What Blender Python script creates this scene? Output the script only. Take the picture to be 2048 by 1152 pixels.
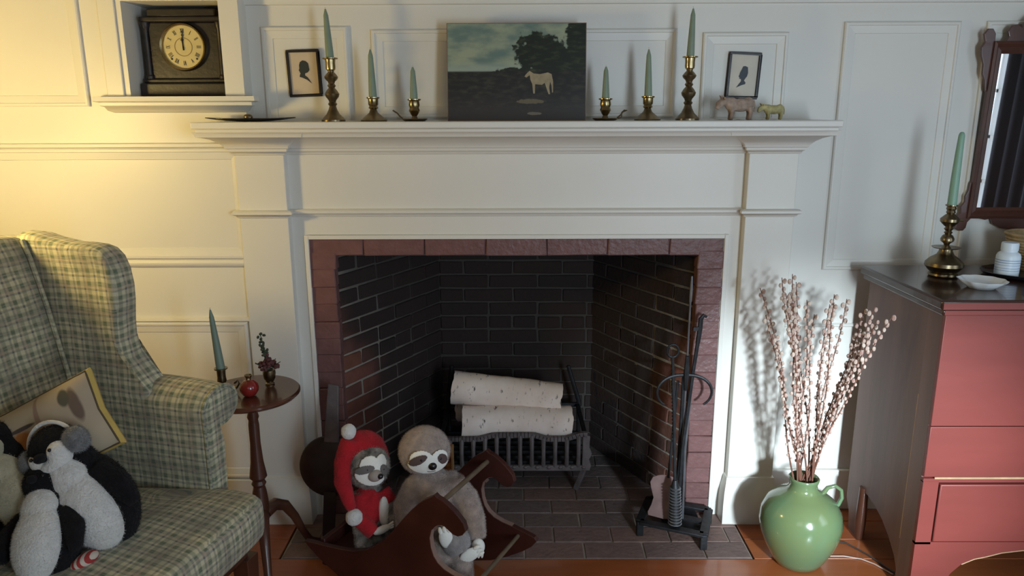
import bpy, bmesh, math, random
from mathutils import Vector, Matrix, noise
random.seed(7)
S = bpy.context.scene
for o in list(bpy.data.objects): bpy.data.objects.remove(o)
COL = S.collection
R = math.radians

# ------------------------------------------------------------------ camera
cam_d = bpy.data.cameras.new('camera'); cam = bpy.data.objects.new('camera', cam_d); COL.objects.link(cam)
cam_d.sensor_width = 36.0; cam_d.lens = 1476.0 / 2048 * 36
cam_d.clip_start = 0.02
rx = Vector((0.99998012, 0.0053115, -0.00339842)); uy = Vector((0.00209569, 0.22836654, 0.97357297)); fz = Vector((-0.00594722, 0.97356074, -0.22835087))
m = Matrix((rx, uy, -fz)).transposed().to_4x4(); m.translation = Vector((0, -2.40, 1.40))
cam.matrix_world = m
S.camera = cam

# ------------------------------------------------------------------ world, lights, exposure
S.view_settings.view_transform = 'Standard'; S.view_settings.look = 'None'
S.view_settings.gamma = 1; S.view_settings.use_curve_mapping = False
S.view_settings.exposure = 0.0
W = bpy.data.worlds.new('world'); S.world = W; W.use_nodes = True
bg = W.node_tree.nodes['Background']; bg.inputs[0].default_value = (0.70, 0.83, 1.0, 1); bg.inputs[1].default_value = 2.2

def area(name, loc, rot, sx, sy, power, col):
    l = bpy.data.lights.new(name, 'AREA'); l.shape = 'RECTANGLE'; l.size = sx; l.size_y = sy; l.energy = power; l.color = col
    o = bpy.data.objects.new(name, l); COL.objects.link(o); o.location = loc; o.rotation_euler = rot
    return o
# daylight through the window behind the camera, and through the side window
area('daylight_front', (1.20, -2.99, 1.10), (R(90), 0, 0), 0.40, 1.10, 29, (0.71, 0.87, 1.0))
sl = bpy.data.lights.new('added_wall_spot', 'SPOT'); sl.energy = 620; sl.color = (0.76, 0.90, 1.0); sl.spot_size = R(27); sl.spot_blend = 1.0; sl.shadow_soft_size = 0.10  # extra spot added to brighten the low wall beside the chest
so = bpy.data.objects.new('added_wall_spot', sl); COL.objects.link(so); so.location = (1.05, -2.95, 1.05); so.rotation_euler = (Vector((1.00, 0.0, 0.27)) - so.location).to_track_quat('-Z', 'Y').to_euler()
area('daylight_side', (2.27, -1.75, 1.25), (0, R(90), 0), 1.1, 0.7, 4, (0.70, 0.84, 1.0))
# soft fill light added behind the camera; no window stands there
area('rear_fill', (-0.3, -3.00, 1.45), (R(90), 0, 0), 0.9, 0.9, 3.0, (0.92, 0.95, 1.0))
# lamp to the left behind the wing chair
ll = bpy.data.lights.new('lamp_bulb', 'POINT'); ll.energy = 25; ll.color = (1.0, 0.73, 0.26); ll.shadow_soft_size = 0.07
lo = bpy.data.objects.new('lamp_bulb', ll); COL.objects.link(lo); lo.location = (-1.60, -0.74, 1.34)

# ------------------------------------------------------------------ materials
def mat(name, col, rough=0.6, metal=0.0, noise_amt=0.0, noise_scale=20, bump=0.0, bump_scale=80, col2=None, coat=0, sheen=0, spec=0.5, stretch=(1, 1, 1)):
    m = bpy.data.materials.new(name); m.use_nodes = True; nt = m.node_tree; N = nt.nodes; L = nt.links
    p = N['Principled BSDF']; p.inputs['Base Color'].default_value = (*col, 1); p.inputs['Roughness'].default_value = rough
    p.inputs['Metallic'].default_value = metal; p.inputs['Coat Weight'].default_value = coat; p.inputs['Sheen Weight'].default_value = sheen
    p.inputs['Specular IOR Level'].default_value = spec
    if sheen: p.inputs['Sheen Roughness'].default_value = 0.6
    tc = N.new('ShaderNodeTexCoord'); mp = N.new('ShaderNodeMapping'); mp.inputs['Scale'].default_value = stretch
    L.new(tc.outputs['Object'], mp.inputs['Vector'])
    if noise_amt or col2:
        nz = N.new('ShaderNodeTexNoise'); nz.inputs['Scale'].default_value = noise_scale; nz.inputs['Detail'].default_value = 5
        L.new(mp.outputs[0], nz.inputs['Vector'])
        r = N.new('ShaderNodeValToRGB'); r.color_ramp.elements[0].position = 0.35; r.color_ramp.elements[1].position = 0.68
        c2 = col2 if col2 else tuple(min(1, c * (1 - noise_amt)) for c in col)
        r.color_ramp.elements[0].color = (*c2, 1); r.color_ramp.elements[1].color = (*col, 1)
        L.new(nz.outputs['Fac'], r.inputs[0]); L.new(r.outputs[0], p.inputs['Base Color'])
        m['ramp'] = r.name
    if bump:
        n2 = N.new('ShaderNodeTexNoise'); n2.inputs['Scale'].default_value = bump_scale; n2.inputs['Detail'].default_value = 4
        L.new(mp.outputs[0], n2.inputs['Vector'])
        b = N.new('ShaderNodeBump'); b.inputs['Strength'].default_value = bump; b.inputs['Distance'].default_value = 0.004
        L.new(n2.outputs['Fac'], b.inputs['Height']); L.new(b.outputs[0], p.inputs['Normal'])
    return m

def node(nt, t, **kw):
    n = nt.nodes.new(t)
    for k, v in kw.items(): setattr(n, k, v)
    return n
def math_n(nt, op, a, b=None, c=None):
    n = nt.nodes.new('ShaderNodeMath'); n.operation = op
    for i, x in enumerate((a, b, c)):
        if x is None: continue
        if isinstance(x, (int, float)): n.inputs[i].default_value = x
        else: nt.links.new(x, n.inputs[i])
    return n.outputs[0]
def mixc(nt, fac, a, b):
    n = nt.nodes.new('ShaderNodeMix'); n.data_type = 'RGBA'
    def put(x, s):
        if isinstance(x, (int, float)): s.default_value = x
        elif isinstance(x, tuple): s.default_value = (*x, 1)
        else: nt.links.new(x, s)
    put(fac, n.inputs['Factor']); put(a, n.inputs[6]); put(b, n.inputs[7])
    return n.outputs[2]

M = {}
M['paint'] = mat('wall_paint', (0.74, 0.72, 0.66), 0.42, noise_amt=0.05, noise_scale=2.5, bump=0.12, bump_scale=14)
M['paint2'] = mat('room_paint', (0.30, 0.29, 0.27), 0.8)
M['dark_wood'] = mat('dark_wood', (0.115, 0.042, 0.024), 0.34, noise_amt=0.5, noise_scale=9, coat=0.2, stretch=(1, 1, 0.15))
M['table_wood'] = mat('table_wood', (0.13, 0.045, 0.025), 0.26, noise_amt=0.5, noise_scale=12, coat=0.3, stretch=(0.2, 1, 1))
M['top_wood'] = mat('chest_top_wood', (0.060, 0.026, 0.018), 0.22, noise_amt=0.4, noise_scale=10, coat=0.3, stretch=(0.15, 1, 1))
M['chest_side'] = mat('chest_side_wood', (0.20, 0.115, 0.095), 0.5, noise_amt=0.35, noise_scale=9, bump=0.1, stretch=(1, 1, 0.12))
M['red_paint'] = mat('chest_red_paint', (0.235, 0.050, 0.040), 0.42, noise_amt=0.22, noise_scale=7, bump=0.12, bump_scale=30, stretch=(0.2, 1, 1))
M['worn_and_lit_edge'] = mat('worn_and_lit_edge', (0.55, 0.36, 0.20), 0.6, noise_amt=0.3)
M['horse'] = mat('rocking_horse_paint', (0.070, 0.019, 0.013), 0.42, noise_amt=0.4, noise_scale=7, bump=0.05)
M['rod'] = mat('rod_wood', (0.16, 0.115, 0.075), 0.5, noise_amt=0.3)
M['edge_gray'] = mat('horse_lit_edge', (0.24, 0.15, 0.12), 0.45)
M['brass'] = mat('brass', (0.44, 0.34, 0.17), 0.26, 1.0, noise_amt=0.35, noise_scale=25)
M['brass_dark'] = mat('aged_brass', (0.30, 0.235, 0.14), 0.32, 1.0, noise_amt=0.5, noise_scale=22)
M['candle'] = mat('green_wax', (0.215, 0.28, 0.20), 0.5, noise_amt=0.1)
M['candle_d'] = mat('dark_green_wax', (0.17, 0.23, 0.18), 0.5)
M['candle_m'] = mat('mint_wax', (0.22, 0.38, 0.28), 0.45)
M['wick'] = mat('wick', (0.6, 0.58, 0.5), 0.8)
M['iron'] = mat('black_iron', (0.040, 0.042, 0.046), 0.48, 0.6, noise_amt=0.4, noise_scale=40, bump=0.2)
M['iron_gray'] = mat('ash_gray_iron', (0.15, 0.125, 0.125), 0.62, 0.25, noise_amt=0.35, noise_scale=25, bump=0.25)
M['steel'] = mat('worn_steel', (0.30, 0.31, 0.34), 0.38, 0.8, noise_amt=0.3)
M['shovel'] = mat('rusty_shovel', (0.27, 0.17, 0.16), 0.55, 0.3, noise_amt=0.3)
M['castpan'] = mat('pan_iron', (0.055, 0.035, 0.032), 0.5, 0.3, noise_amt=0.4, noise_scale=12)
M['black'] = mat('ebonised_wood', (0.018, 0.013, 0.014), 0.4, noise_amt=0.4, noise_scale=30, bump=0.15)
M['clock_case'] = mat('clock_case', (0.022, 0.017, 0.019), 0.42, noise_amt=0.5, noise_scale=30, bump=0.2)
M['dial'] = mat('dial_paper', (0.60, 0.50, 0.24), 0.6, noise_amt=0.12, noise_scale=30)
M['ink'] = mat('ink', (0.02, 0.02, 0.025), 0.6)
M['paper'] = mat('aged_paper', (0.62, 0.50, 0.36), 0.7, noise_amt=0.08, noise_scale=20)
M['paper2'] = mat('cream_paper', (0.66, 0.60, 0.50), 0.7, noise_amt=0.08, noise_scale=20)
M['glaze'] = mat('green_glaze', (0.105, 0.20, 0.110), 0.16, coat=0.5, col2=(0.15, 0.20, 0.085), noise_scale=6)
M['stem'] = mat('willow_bark', (0.20, 0.085, 0.055), 0.6, noise_amt=0.3)
M['bud'] = mat('willow_bud', (0.66, 0.56, 0.46), 0.9, col2=(0.36, 0.20, 0.16), noise_scale=60, sheen=0.4)
M['white_china'] = mat('white_china', (0.80, 0.82, 0.82), 0.15, coat=0.4)
M['white_plastic'] = mat('white_plastic', (0.72, 0.80, 0.86), 0.35)
M['blue'] = mat('blue_label', (0.05, 0.10, 0.32), 0.5)
M['print_blue'] = mat('label_print', (0.12, 0.24, 0.50), 0.5)
M['tray'] = mat('black_lacquer', (0.012, 0.010, 0.012), 0.22, coat=0.3)
M['basket'] = mat('woven_tan', (0.48, 0.33, 0.16), 0.6, noise_amt=0.3, noise_scale=60, bump=0.3)
M['red_glaze'] = mat('red_glass', (0.28, 0.022, 0.018), 0.22, coat=0.4, noise_amt=0.3, noise_scale=30)
M['leaf_dark'] = mat('dark_leaf', (0.050, 0.070, 0.035), 0.6, noise_amt=0.4)
M['flower'] = mat('dried_flower', (0.15, 0.045, 0.045), 0.8, noise_amt=0.5, noise_scale=50)
M['sloth'] = mat('sloth_fur', (0.45, 0.345, 0.295), 0.95, noise_amt=0.35, noise_scale=45, bump=0.9, bump_scale=230, sheen=0.5)
M['sloth_leg'] = mat('gray_fur', (0.38, 0.34, 0.33), 0.95, noise_amt=0.3, noise_scale=50, bump=0.9, bump_scale=230, sheen=0.5)
M['mottled'] = mat('mottled_fur', (0.42, 0.37, 0.32), 0.95, col2=(0.05, 0.04, 0.03), noise_scale=38, bump=1, bump_scale=160, sheen=0.4)
M['white_felt'] = mat('white_felt', (0.88, 0.86, 0.79), 0.9, bump=0.3, bump_scale=300, sheen=0.3)
M['white_fur'] = mat('white_fur', (0.72, 0.70, 0.67), 0.95, noise_amt=0.14, noise_scale=50, bump=1.0, bump_scale=170, sheen=0.5)
M['cream_fur'] = mat('cream_fur', (0.50, 0.46, 0.32), 0.95, noise_amt=0.18, noise_scale=50, bump=1.0, bump_scale=170, sheen=0.5)
M['black_fur'] = mat('black_fur', (0.010, 0.009, 0.011), 0.95, noise_amt=0.4, noise_scale=50, bump=1.0, bump_scale=170, sheen=0.04, spec=0.2)
M['gray_fluff'] = mat('gray_fluff', (0.20, 0.20, 0.205), 0.95, noise_amt=0.5, noise_scale=60, bump=1.0, bump_scale=200, sheen=0.4)
M['red_knit'] = mat('red_fleece', (0.50, 0.008, 0.016), 0.95, noise_amt=0.3, noise_scale=30, bump=0.8, bump_scale=200, sheen=0.08)
M['eye_brown'] = mat('brown_felt', (0.10, 0.062, 0.058), 0.85)
M['eye_gray'] = mat('gray_felt', (0.15, 0.13, 0.12), 0.85)
M['nose'] = mat('nose_plastic', (0.010, 0.008, 0.008), 0.3)
M['snout'] = mat('snout_felt', (0.36, 0.30, 0.26), 0.9)
M['carved'] = mat('carved_wood', (0.46, 0.34, 0.27), 0.8, noise_amt=0.45, noise_scale=60, bump=0.8, bump_scale=90)
M['carved2'] = mat('carved_wood_yellow', (0.52, 0.46, 0.22), 0.8, noise_amt=0.4, noise_scale=60, bump=0.8, bump_scale=90)
M['mirror'] = mat('mirror_glass', (0.85, 0.88, 0.92), 0.02, 1.0)
M['mahogany'] = mat('mahogany', (0.10, 0.038, 0.026), 0.32, noise_amt=0.4, noise_scale=14, coat=0.2)
M['curtain'] = mat('curtain', (0.055, 0.055, 0.075), 0.9)
M['plastic_cord'] = mat('cord', (0.05, 0.035, 0.03), 0.5)
M['cord_light'] = mat('light_cord', (0.45, 0.33, 0.28), 0.5)
M['lamplit'] = mat('lamplit_cloth', (0.60, 0.42, 0.11), 0.8, noise_amt=0.15)  # yellow lamp light put into the colour of the pillow edge
M['piping'] = mat('dark_piping', (0.10, 0.07, 0.04), 0.8)
M['carton'] = mat('orange_print', (0.42, 0.16, 0.03), 0.5, col2=(0.12, 0.03, 0.01), noise_scale=55)

# striped material for the candy-cane feet
def striped():
    m = mat('candy_stripe', (0.5, 0.05, 0.04), 0.9); nt = m.node_tree
    tc = node(nt, 'ShaderNodeTexCoord'); w = node(nt, 'ShaderNodeTexWave'); w.inputs['Scale'].default_value = 27; w.bands_direction = 'X'
    nt.links.new(tc.outputs['Object'], w.inputs['Vector'])
    f = math_n(nt, 'GREATER_THAN', w.outputs['Fac'], 0.5)
    nt.links.new(mixc(nt, f, (0.36, 0.035, 0.03), (0.60, 0.50, 0.42)), nt.nodes['Principled BSDF'].inputs['Base Color']); return m
M['candy'] = striped()

# plaid upholstery, driven by UVs in metres
def plaid():
    m = bpy.data.materials.new('green_plaid'); m.use_nodes = True; nt = m.node_tree; L = nt.links
    p = nt.nodes['Principled BSDF']; p.inputs['Roughness'].default_value = 0.95; p.inputs['Sheen Weight'].default_value = 0.15
    uv = node(nt, 'ShaderNodeUVMap'); sp = node(nt, 'ShaderNodeSeparateXYZ')
    nz = node(nt, 'ShaderNodeTexNoise'); nz.inputs['Scale'].default_value = 12
    L.new(uv.outputs[0], nz.inputs['Vector'])
    wob = node(nt, 'ShaderNodeVectorMath', operation='MULTIPLY_ADD'); wob.inputs[1].default_value = (0.010, 0.010, 0)
    L.new(nz.outputs['Color'], wob.inputs[0]); L.new(uv.outputs[0], wob.inputs[2]); L.new(wob.outputs[0], sp.inputs[0])
    def stripes(c, period, phase, width, soft):
        t = math_n(nt, 'ADD', math_n(nt, 'DIVIDE', c, period), phase)
        t = math_n(nt, 'PINGPONG', t, 0.5)                       # 0..0.5
        n = node(nt, 'ShaderNodeMapRange'); n.interpolation_type = 'SMOOTHSTEP'
        L.new(t, n.inputs[0]); n.inputs[1].default_value = width + soft; n.inputs[2].default_value = max(0, width - soft)
        return n.outputs[0]
    X, Yc = sp.outputs[0], sp.outputs[1]
    base = (0.58, 0.53, 0.35)
    c = base
    P = 0.034
    def cov(a, b, k): return math_n(nt, 'MULTIPLY', math_n(nt, 'ADD', a, b), k)
    green = cov(stripes(X, P, 0.0, 0.17, 0.06), stripes(Yc, P, 0.0, 0.17, 0.07), 0.46)
    c1 = mixc(nt, green, base, (0.075, 0.115, 0.070))
    blue = cov(stripes(X, P, 0.42, 0.085, 0.05), stripes(Yc, P, 0.42, 0.085, 0.05), 0.48)
    c2 = mixc(nt, blue, c1, (0.075, 0.085, 0.10))
    pink = cov(stripes(X, P * 2, 0.62, 0.05, 0.03), stripes(Yc, P * 2, 0.62, 0.05, 0.03), 0.32)
    c3 = mixc(nt, pink, c2, (0.33, 0.20, 0.17))
    big = cov(stripes(X, P * 4, 0.3, 0.2, 0.1), stripes(Yc, P * 4, 0.3, 0.2, 0.1), 0.22)
    c4 = mixc(nt, big, c3, (0.12, 0.12, 0.10))
    # fine weft threads
    wv = node(nt, 'ShaderNodeTexNoise'); wv.inputs['Scale'].default_value = 1; wv.inputs['Detail'].default_value = 2
    mp = node(nt, 'ShaderNodeMapping'); mp.inputs['Scale'].default_value = (25, 330, 1); L.new(uv.outputs[0], mp.inputs[0]); L.new(mp.outputs[0], wv.inputs['Vector'])
    c5 = mixc(nt, math_n(nt, 'MULTIPLY', math_n(nt, 'SUBTRACT', wv.outputs['Fac'], 0.46), 1.4), c4, (0.50, 0.46, 0.34))
    L.new(c5, p.inputs['Base Color'])
    b = node(nt, 'ShaderNodeBump'); b.inputs['Strength'].default_value = 0.35; b.inputs['Distance'].default_value = 0.002
    L.new(wv.outputs['Fac'], b.inputs['Height']); L.new(b.outputs[0], p.inputs['Normal'])
    return m
M['plaid'] = plaid()

# bricks: random tint per brick, soot that deepens into the firebox
def brick_mat(name, cols, sooty, rough=0.85):
    m = bpy.data.materials.new(name); m.use_nodes = True; nt = m.node_tree; L = nt.links
    p = nt.nodes['Principled BSDF']; p.inputs['Roughness'].default_value = rough; p.inputs['Specular IOR Level'].default_value = 0.3
    oi = node(nt, 'ShaderNodeObjectInfo'); r = node(nt, 'ShaderNodeValToRGB')
    el = r.color_ramp.elements; el[0].color = (*cols[0], 1); el[1].color = (*cols[-1], 1)
    for i, c in enumerate(cols[1:-1]): e = el.new((i + 1) / (len(cols) - 1)); e.color = (*c, 1)
    L.new(oi.outputs['Random'], r.inputs[0])
    g = node(nt, 'ShaderNodeNewGeometry'); nz = node(nt, 'ShaderNodeTexNoise'); nz.inputs['Scale'].default_value = 22; nz.inputs['Detail'].default_value = 6
    L.new(g.outputs['Position'], nz.inputs['Vector'])
    c = mixc(nt, math_n(nt, 'MULTIPLY', nz.outputs['Fac'], 0.75), r.outputs[0], tuple(x * 0.45 for x in cols[0]))
    if sooty:
        s = node(nt, 'ShaderNodeSeparateXYZ'); L.new(g.outputs['Position'], s.inputs[0])
        n2 = node(nt, 'ShaderNodeTexNoise'); n2.inputs['Scale'].default_value = 7; L.new(g.outputs['Position'], n2.inputs['Vector'])
        d = math_n(nt, 'ADD', s.outputs[1], math_n(nt, 'MULTIPLY', math_n(nt, 'SUBTRACT', n2.outputs['Fac'], 0.5), 0.22))
        d = math_n(nt, 'ADD', d, math_n(nt, 'MULTIPLY', math_n(nt, 'MAXIMUM', math_n(nt, 'SUBTRACT', s.outputs[2], 0.5), 0), 0.70))
        mr = node(nt, 'ShaderNodeMapRange'); mr.interpolation_type = 'SMOOTHSTEP'; L.new(d, mr.inputs[0]); mr.inputs[1].default_value = sooty[0]; mr.inputs[2].default_value = sooty[1]; mr.inputs[4].default_value = sooty[2]
        c = mixc(nt, mr.outputs[0], c, sooty[3])
    L.new(c, p.inputs['Base Color'])
    b = node(nt, 'ShaderNodeBump'); b.inputs['Strength'].default_value = 0.7; b.inputs['Distance'].default_value = 0.004
    n3 = node(nt, 'ShaderNodeTexNoise'); n3.inputs['Scale'].default_value = 60; n3.inputs['Detail'].default_value = 5; L.new(g.outputs['Position'], n3.inputs['Vector'])
    L.new(n3.outputs['Fac'], b.inputs['Height']); L.new(b.outputs[0], p.inputs['Normal'])
    return m
RED = [(0.17, 0.06, 0.042), (0.22, 0.085, 0.055), (0.12, 0.065, 0.05), (0.24, 0.09, 0.065)]
M['firebrick'] = brick_mat('firebox_brick', RED, (0.07, 0.26, 0.90, (0.017, 0.016, 0.016)))
M['mortar_in'] = brick_mat('firebox_mortar', [(0.36, 0.32, 0.27), (0.36, 0.32, 0.27)], (0.05, 0.50, 0.86, (0.022, 0.020, 0.020)))
M['hearthbrick'] = brick_mat('hearth_brick', [(0.22, 0.155, 0.14), (0.26, 0.17, 0.15), (0.19, 0.15, 0.14), (0.28, 0.17, 0.14)], (0.0, 0.40, 0.75, (0.065, 0.060, 0.060)), 0.6)
M['hearthmortar'] = brick_mat('hearth_mortar', [(0.40, 0.34, 0.28), (0.40, 0.34, 0.28)], (0.0, 0.35, 0.85, (0.07, 0.065, 0.06)))
M['mauve'] = brick_mat('mauve_painted_brick', [(0.20, 0.098, 0.092), (0.24, 0.12, 0.115), (0.21, 0.11, 0.105)], None, 0.38)
M['soot'] = mat('soot', (0.010, 0.010, 0.010), 0.95)

# floor planks
def plank_mat():
    m = bpy.data.materials.new('orange_pine'); m.use_nodes = True; nt = m.node_tree; L = nt.links
    p = nt.nodes['Principled BSDF']; p.inputs['Roughness'].default_value = 0.28; p.inputs['Coat Weight'].default_value = 0.25
    g = node(nt, 'ShaderNodeNewGeometry'); mp = node(nt, 'ShaderNodeMapping'); mp.inputs['Scale'].default_value = (1.2, 14, 1)
    L.new(g.outputs['Position'], mp.inputs[0]); nz = node(nt, 'ShaderNodeTexNoise'); nz.inputs['Scale'].default_value = 3; nz.inputs['Detail'].default_value = 8
    L.new(mp.outputs[0], nz.inputs['Vector'])
    oi = node(nt, 'ShaderNodeObjectInfo')
    c = mixc(nt, nz.outputs['Fac'], (0.40, 0.11, 0.032), (0.20, 0.046, 0.018))
    c = mixc(nt, math_n(nt, 'MULTIPLY', oi.outputs['Random'], 0.4), c, (0.42, 0.14, 0.045))
    L.new(c, p.inputs['Base Color']); return m
M['plank'] = plank_mat()

def birch():
    m = bpy.data.materials.new('birch_bark'); m.use_nodes = True; nt = m.node_tree; L = nt.links
    p = nt.nodes['Principled BSDF']; p.inputs['Roughness'].default_value = 0.8
    tc = node(nt, 'ShaderNodeTexCoord')
    nz = node(nt, 'ShaderNodeTexNoise'); nz.inputs['Scale'].default_value = 10; nz.inputs['Detail'].default_value = 7; L.new(tc.outputs['Object'], nz.inputs['Vector'])
    c = mixc(nt, nz.outputs['Fac'], (0.95, 0.88, 0.83), (0.62, 0.47, 0.39))
    mp = node(nt, 'ShaderNodeMapping'); mp.inputs['Scale'].default_value = (2.3, 0.9, 0.9); L.new(tc.outputs['Object'], mp.inputs[0])
    v = node(nt, 'ShaderNodeTexNoise'); v.inputs['Scale'].default_value = 30; v.inputs['Detail'].default_value = 5; v.inputs['Roughness'].default_value = 0.65; L.new(mp.outputs[0], v.inputs['Vector'])
    f = node(nt, 'ShaderNodeMapRange'); L.new(v.outputs['Fac'], f.inputs[0]); f.inputs[1].default_value = 0.60; f.inputs[2].default_value = 0.67
    c = mixc(nt, f.outputs[0], c, (0.10, 0.075, 0.065)); L.new(c, p.inputs['Base Color'])
    b = node(nt, 'ShaderNodeBump'); b.inputs['Strength'].default_value = 0.7; b.inputs['Distance'].default_value = 0.004
    L.new(nz.outputs['Fac'], b.inputs['Height']); L.new(b.outputs[0], p.inputs['Normal']); return m
M['birch'] = birch()
M['endgrain'] = mat('cut_wood', (0.34, 0.20, 0.09), 0.8, noise_amt=0.4, noise_scale=30)

# ------------------------------------------------------------------ mesh helpers
class MB:
    def __init__(s): s.v = []; s.f = []
    def add(s, vs, fs):
        b = len(s.v); s.v += [Vector(v) for v in vs]; s.f += [tuple(i + b for i in f) for f in fs]; return s
    def box(s, x0, x1, y0, y1, z0, z1):
        return s.add([(x, y, z) for x in (x0, x1) for y in (y0, y1) for z in (z0, z1)],
                     [(0, 1, 3, 2), (4, 6, 7, 5), (0, 4, 5, 1), (2, 3, 7, 6), (0, 2, 6, 4), (1, 5, 7, 3)])
    def beam(s, a, b, w, h, up=(0, 0, 1)):
        a, b = Vector(a), Vector(b); d = (b - a).normalized(); up = Vector(up)
        if abs(d.dot(up)) > 0.98: up = Vector((0, 1, 0))
        x = d.cross(up).normalized() * w / 2; y = x.cross(d).normalized() * h / 2
        vs = [p + sx * x + sy * y for p in (a, b) for sx, sy in ((-1, -1), (1, -1), (1, 1), (-1, 1))]
        return s.add(vs, [(0, 1, 2, 3), (7, 6, 5, 4), (0, 4, 5, 1), (1, 5, 6, 2), (2, 6, 7, 3), (3, 7, 4, 0)])
    def tube(s, pts, rad, n=10, cap=True):
        pts = [Vector(p) for p in pts]
        if isinstance(rad, (int, float)): rad = [rad] * len(pts)
        rings = []; prev = None
        for i, p in enumerate(pts):
            d = (pts[min(i + 1, len(pts) - 1)] - pts[max(i - 1, 0)]).normalized()
            if prev is None:
                ref = Vector((0, 0, 1)) if abs(d.z) < 0.9 else Vector((1, 0, 0)); x = d.cross(ref).normalized()
            else: x = (prev - d * prev.dot(d)).normalized()
            prev = x; y = d.cross(x)
            rings.append([p + (x * math.cos(2 * math.pi * k / n) + y * math.sin(2 * math.pi * k / n)) * rad[i] for k in range(n)])
        vs = [v for r in rings for v in r]; fs = []
        for i in range(len(pts) - 1):
            for k in range(n):
                fs.append((i * n + k, i * n + (k + 1) % n, (i + 1) * n + (k + 1) % n, (i + 1) * n + k))
        if cap: fs += [tuple(reversed(range(n))), tuple(range(len(vs) - n, len(vs)))]
        return s.add(vs, fs)
    def lathe(s, prof, c=(0, 0, 0), n=28, axis=None, sx=1, sy=1, cap=True):
        c = Vector(c); vs = []; fs = []
        rot = Vector((0, 0, 1)).rotation_difference(Vector(axis)).to_matrix() if axis else Matrix.Identity(3)
        for r, z in prof:
            for k in range(n):
                a = 2 * math.pi * k / n; vs.append(c + rot @ Vector((r * math.cos(a) * sx, r * math.sin(a) * sy, z)))
        for i in range(len(prof) - 1):
            for k in range(n): fs.append((i * n + k, i * n + (k + 1) % n, (i + 1) * n + (k + 1) % n, (i + 1) * n + k))
        if cap and prof[0][0] > 1e-4: fs.append(tuple(reversed(range(n))))
        if cap and prof[-1][0] > 1e-4: fs.append(tuple(range(len(vs) - n, len(vs))))
        return s.add(vs, fs)
    def ell(s, c, r, n=20, m=12, rot=None, pw=1):
        c = Vector(c); r = (r, r, r) if isinstance(r, (int, float)) else r
        R3 = rot.to_3x3() if rot is not None else Matrix.Identity(3); vs = []; fs = []
        def sg(x): return math.copysign(abs(x) ** pw, x)
        for i in range(m + 1):
            t = math.pi * i / m
            for k in range(n):
                a = 2 * math.pi * k / n
                vs.append(c + R3 @ Vector((r[0] * sg(math.sin(t)) * sg(math.cos(a)), r[1] * sg(math.sin(t)) * sg(math.sin(a)), -r[2] * sg(math.cos(t)))))
        for i in range(m):
            for k in range(n): fs.append((i * n + k, i * n + (k + 1) % n, (i + 1) * n + (k + 1) % n, (i + 1) * n + k))
        return s.add(vs, fs)
    def prism(s, outline, fn):
        """outline: 2-D points (counter-clockwise); fn(a, b, k) -> 3-D for k = 0 (back) and 1 (front)."""
        n = len(outline); vs = [fn(a, b, 0) for a, b in outline] + [fn(a, b, 1) for a, b in outline]
        return s.add(vs, [tuple(reversed(range(n))), tuple(range(n, 2 * n))] + [(i, (i + 1) % n, n + (i + 1) % n, n + i) for i in range(n)])
    def sheet(s, grid):
        n = len(grid[0]); vs = [p for r in grid for p in r]; fs = []
        for i in range(len(grid) - 1):
            for k in range(n - 1): fs.append((i * n + k, i * n + k + 1, (i + 1) * n + k + 1, (i + 1) * n + k))
        return s.add(vs, fs)
    def mesh(s, name, material, smooth=True, angle=35, off=(0, 0, 0), uv=False):
        me = bpy.data.meshes.new(name); off = Vector(off)
        me.from_pydata([tuple(v - off) for v in s.v], [], s.f)
        bm = bmesh.new(); bm.from_mesh(me); bmesh.ops.remove_doubles(bm, verts=bm.verts, dist=1e-5)
        bmesh.ops.recalc_face_normals(bm, faces=bm.faces); bm.to_mesh(me); bm.free()
        if smooth:
            me.polygons.foreach_set('use_smooth', [True] * len(me.polygons)); me.set_sharp_from_angle(angle=R(angle))
        if uv:
            lay = me.uv_layers.new(name='UVMap')
            for p in me.polygons:
                n = p.normal; ax = max(range(3), key=lambda i: abs(n[i]) * (1.15 if i == 1 else 1))
                for li in p.loop_indices:
                    v = me.vertices[me.loops[li].vertex_index].co
                    lay.data[li].uv = (v.y, v.z) if ax == 0 else ((v.x, v.z) if ax == 1 else (v.x, v.y))
        me.materials.append(material if not isinstance(material, str) else M[material])
        return me

WL = {}
def link(name, data, parent=None):
    o = bpy.data.objects.new(name, data); COL.objects.link(o)
    if parent is not None: o.parent = parent
    return o
def wl(o):
    p = Vector((0, 0, 0))
    while o is not None: p += Vector(o.location); o = o.parent
    return p
def part(name, mb, material, parent=None, local=False, bevel=0, subsurf=0, remesh=0, smooth=True, angle=35, uv=False, disp=0, label=None, kind=None):
    """One mesh object. World coordinates in mb unless local (then in the parent's frame)."""
    off = (0, 0, 0)
    if parent is not None and not local: off = wl(parent)
    me = mb.mesh(name, material, smooth, angle, off, uv)
    o = link(name, me, parent)
    if bevel:
        b = o.modifiers.new('b', 'BEVEL'); b.width = bevel; b.segments = 2; b.limit_method = 'ANGLE'; b.angle_limit = R(40)
    if remesh:
        r = o.modifiers.new('r', 'REMESH'); r.mode = 'VOXEL'; r.voxel_size = remesh; r.use_smooth_shade = True
        c = o.modifiers.new('s', 'SMOOTH'); c.factor = 0.6; c.iterations = 6
    if subsurf:
        q = o.modifiers.new('u', 'SUBSURF'); q.levels = subsurf; q.render_levels = subsurf
    if disp:
        t = bpy.data.textures.new('clouds', 'CLOUDS'); t.noise_scale = 0.012
        d = o.modifiers.new('d', 'DISPLACE'); d.texture = t; d.strength = disp; d.mid_level = 0.5
    if label: o['label'] = label
    if kind: o['kind'] = kind
    return o
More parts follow.
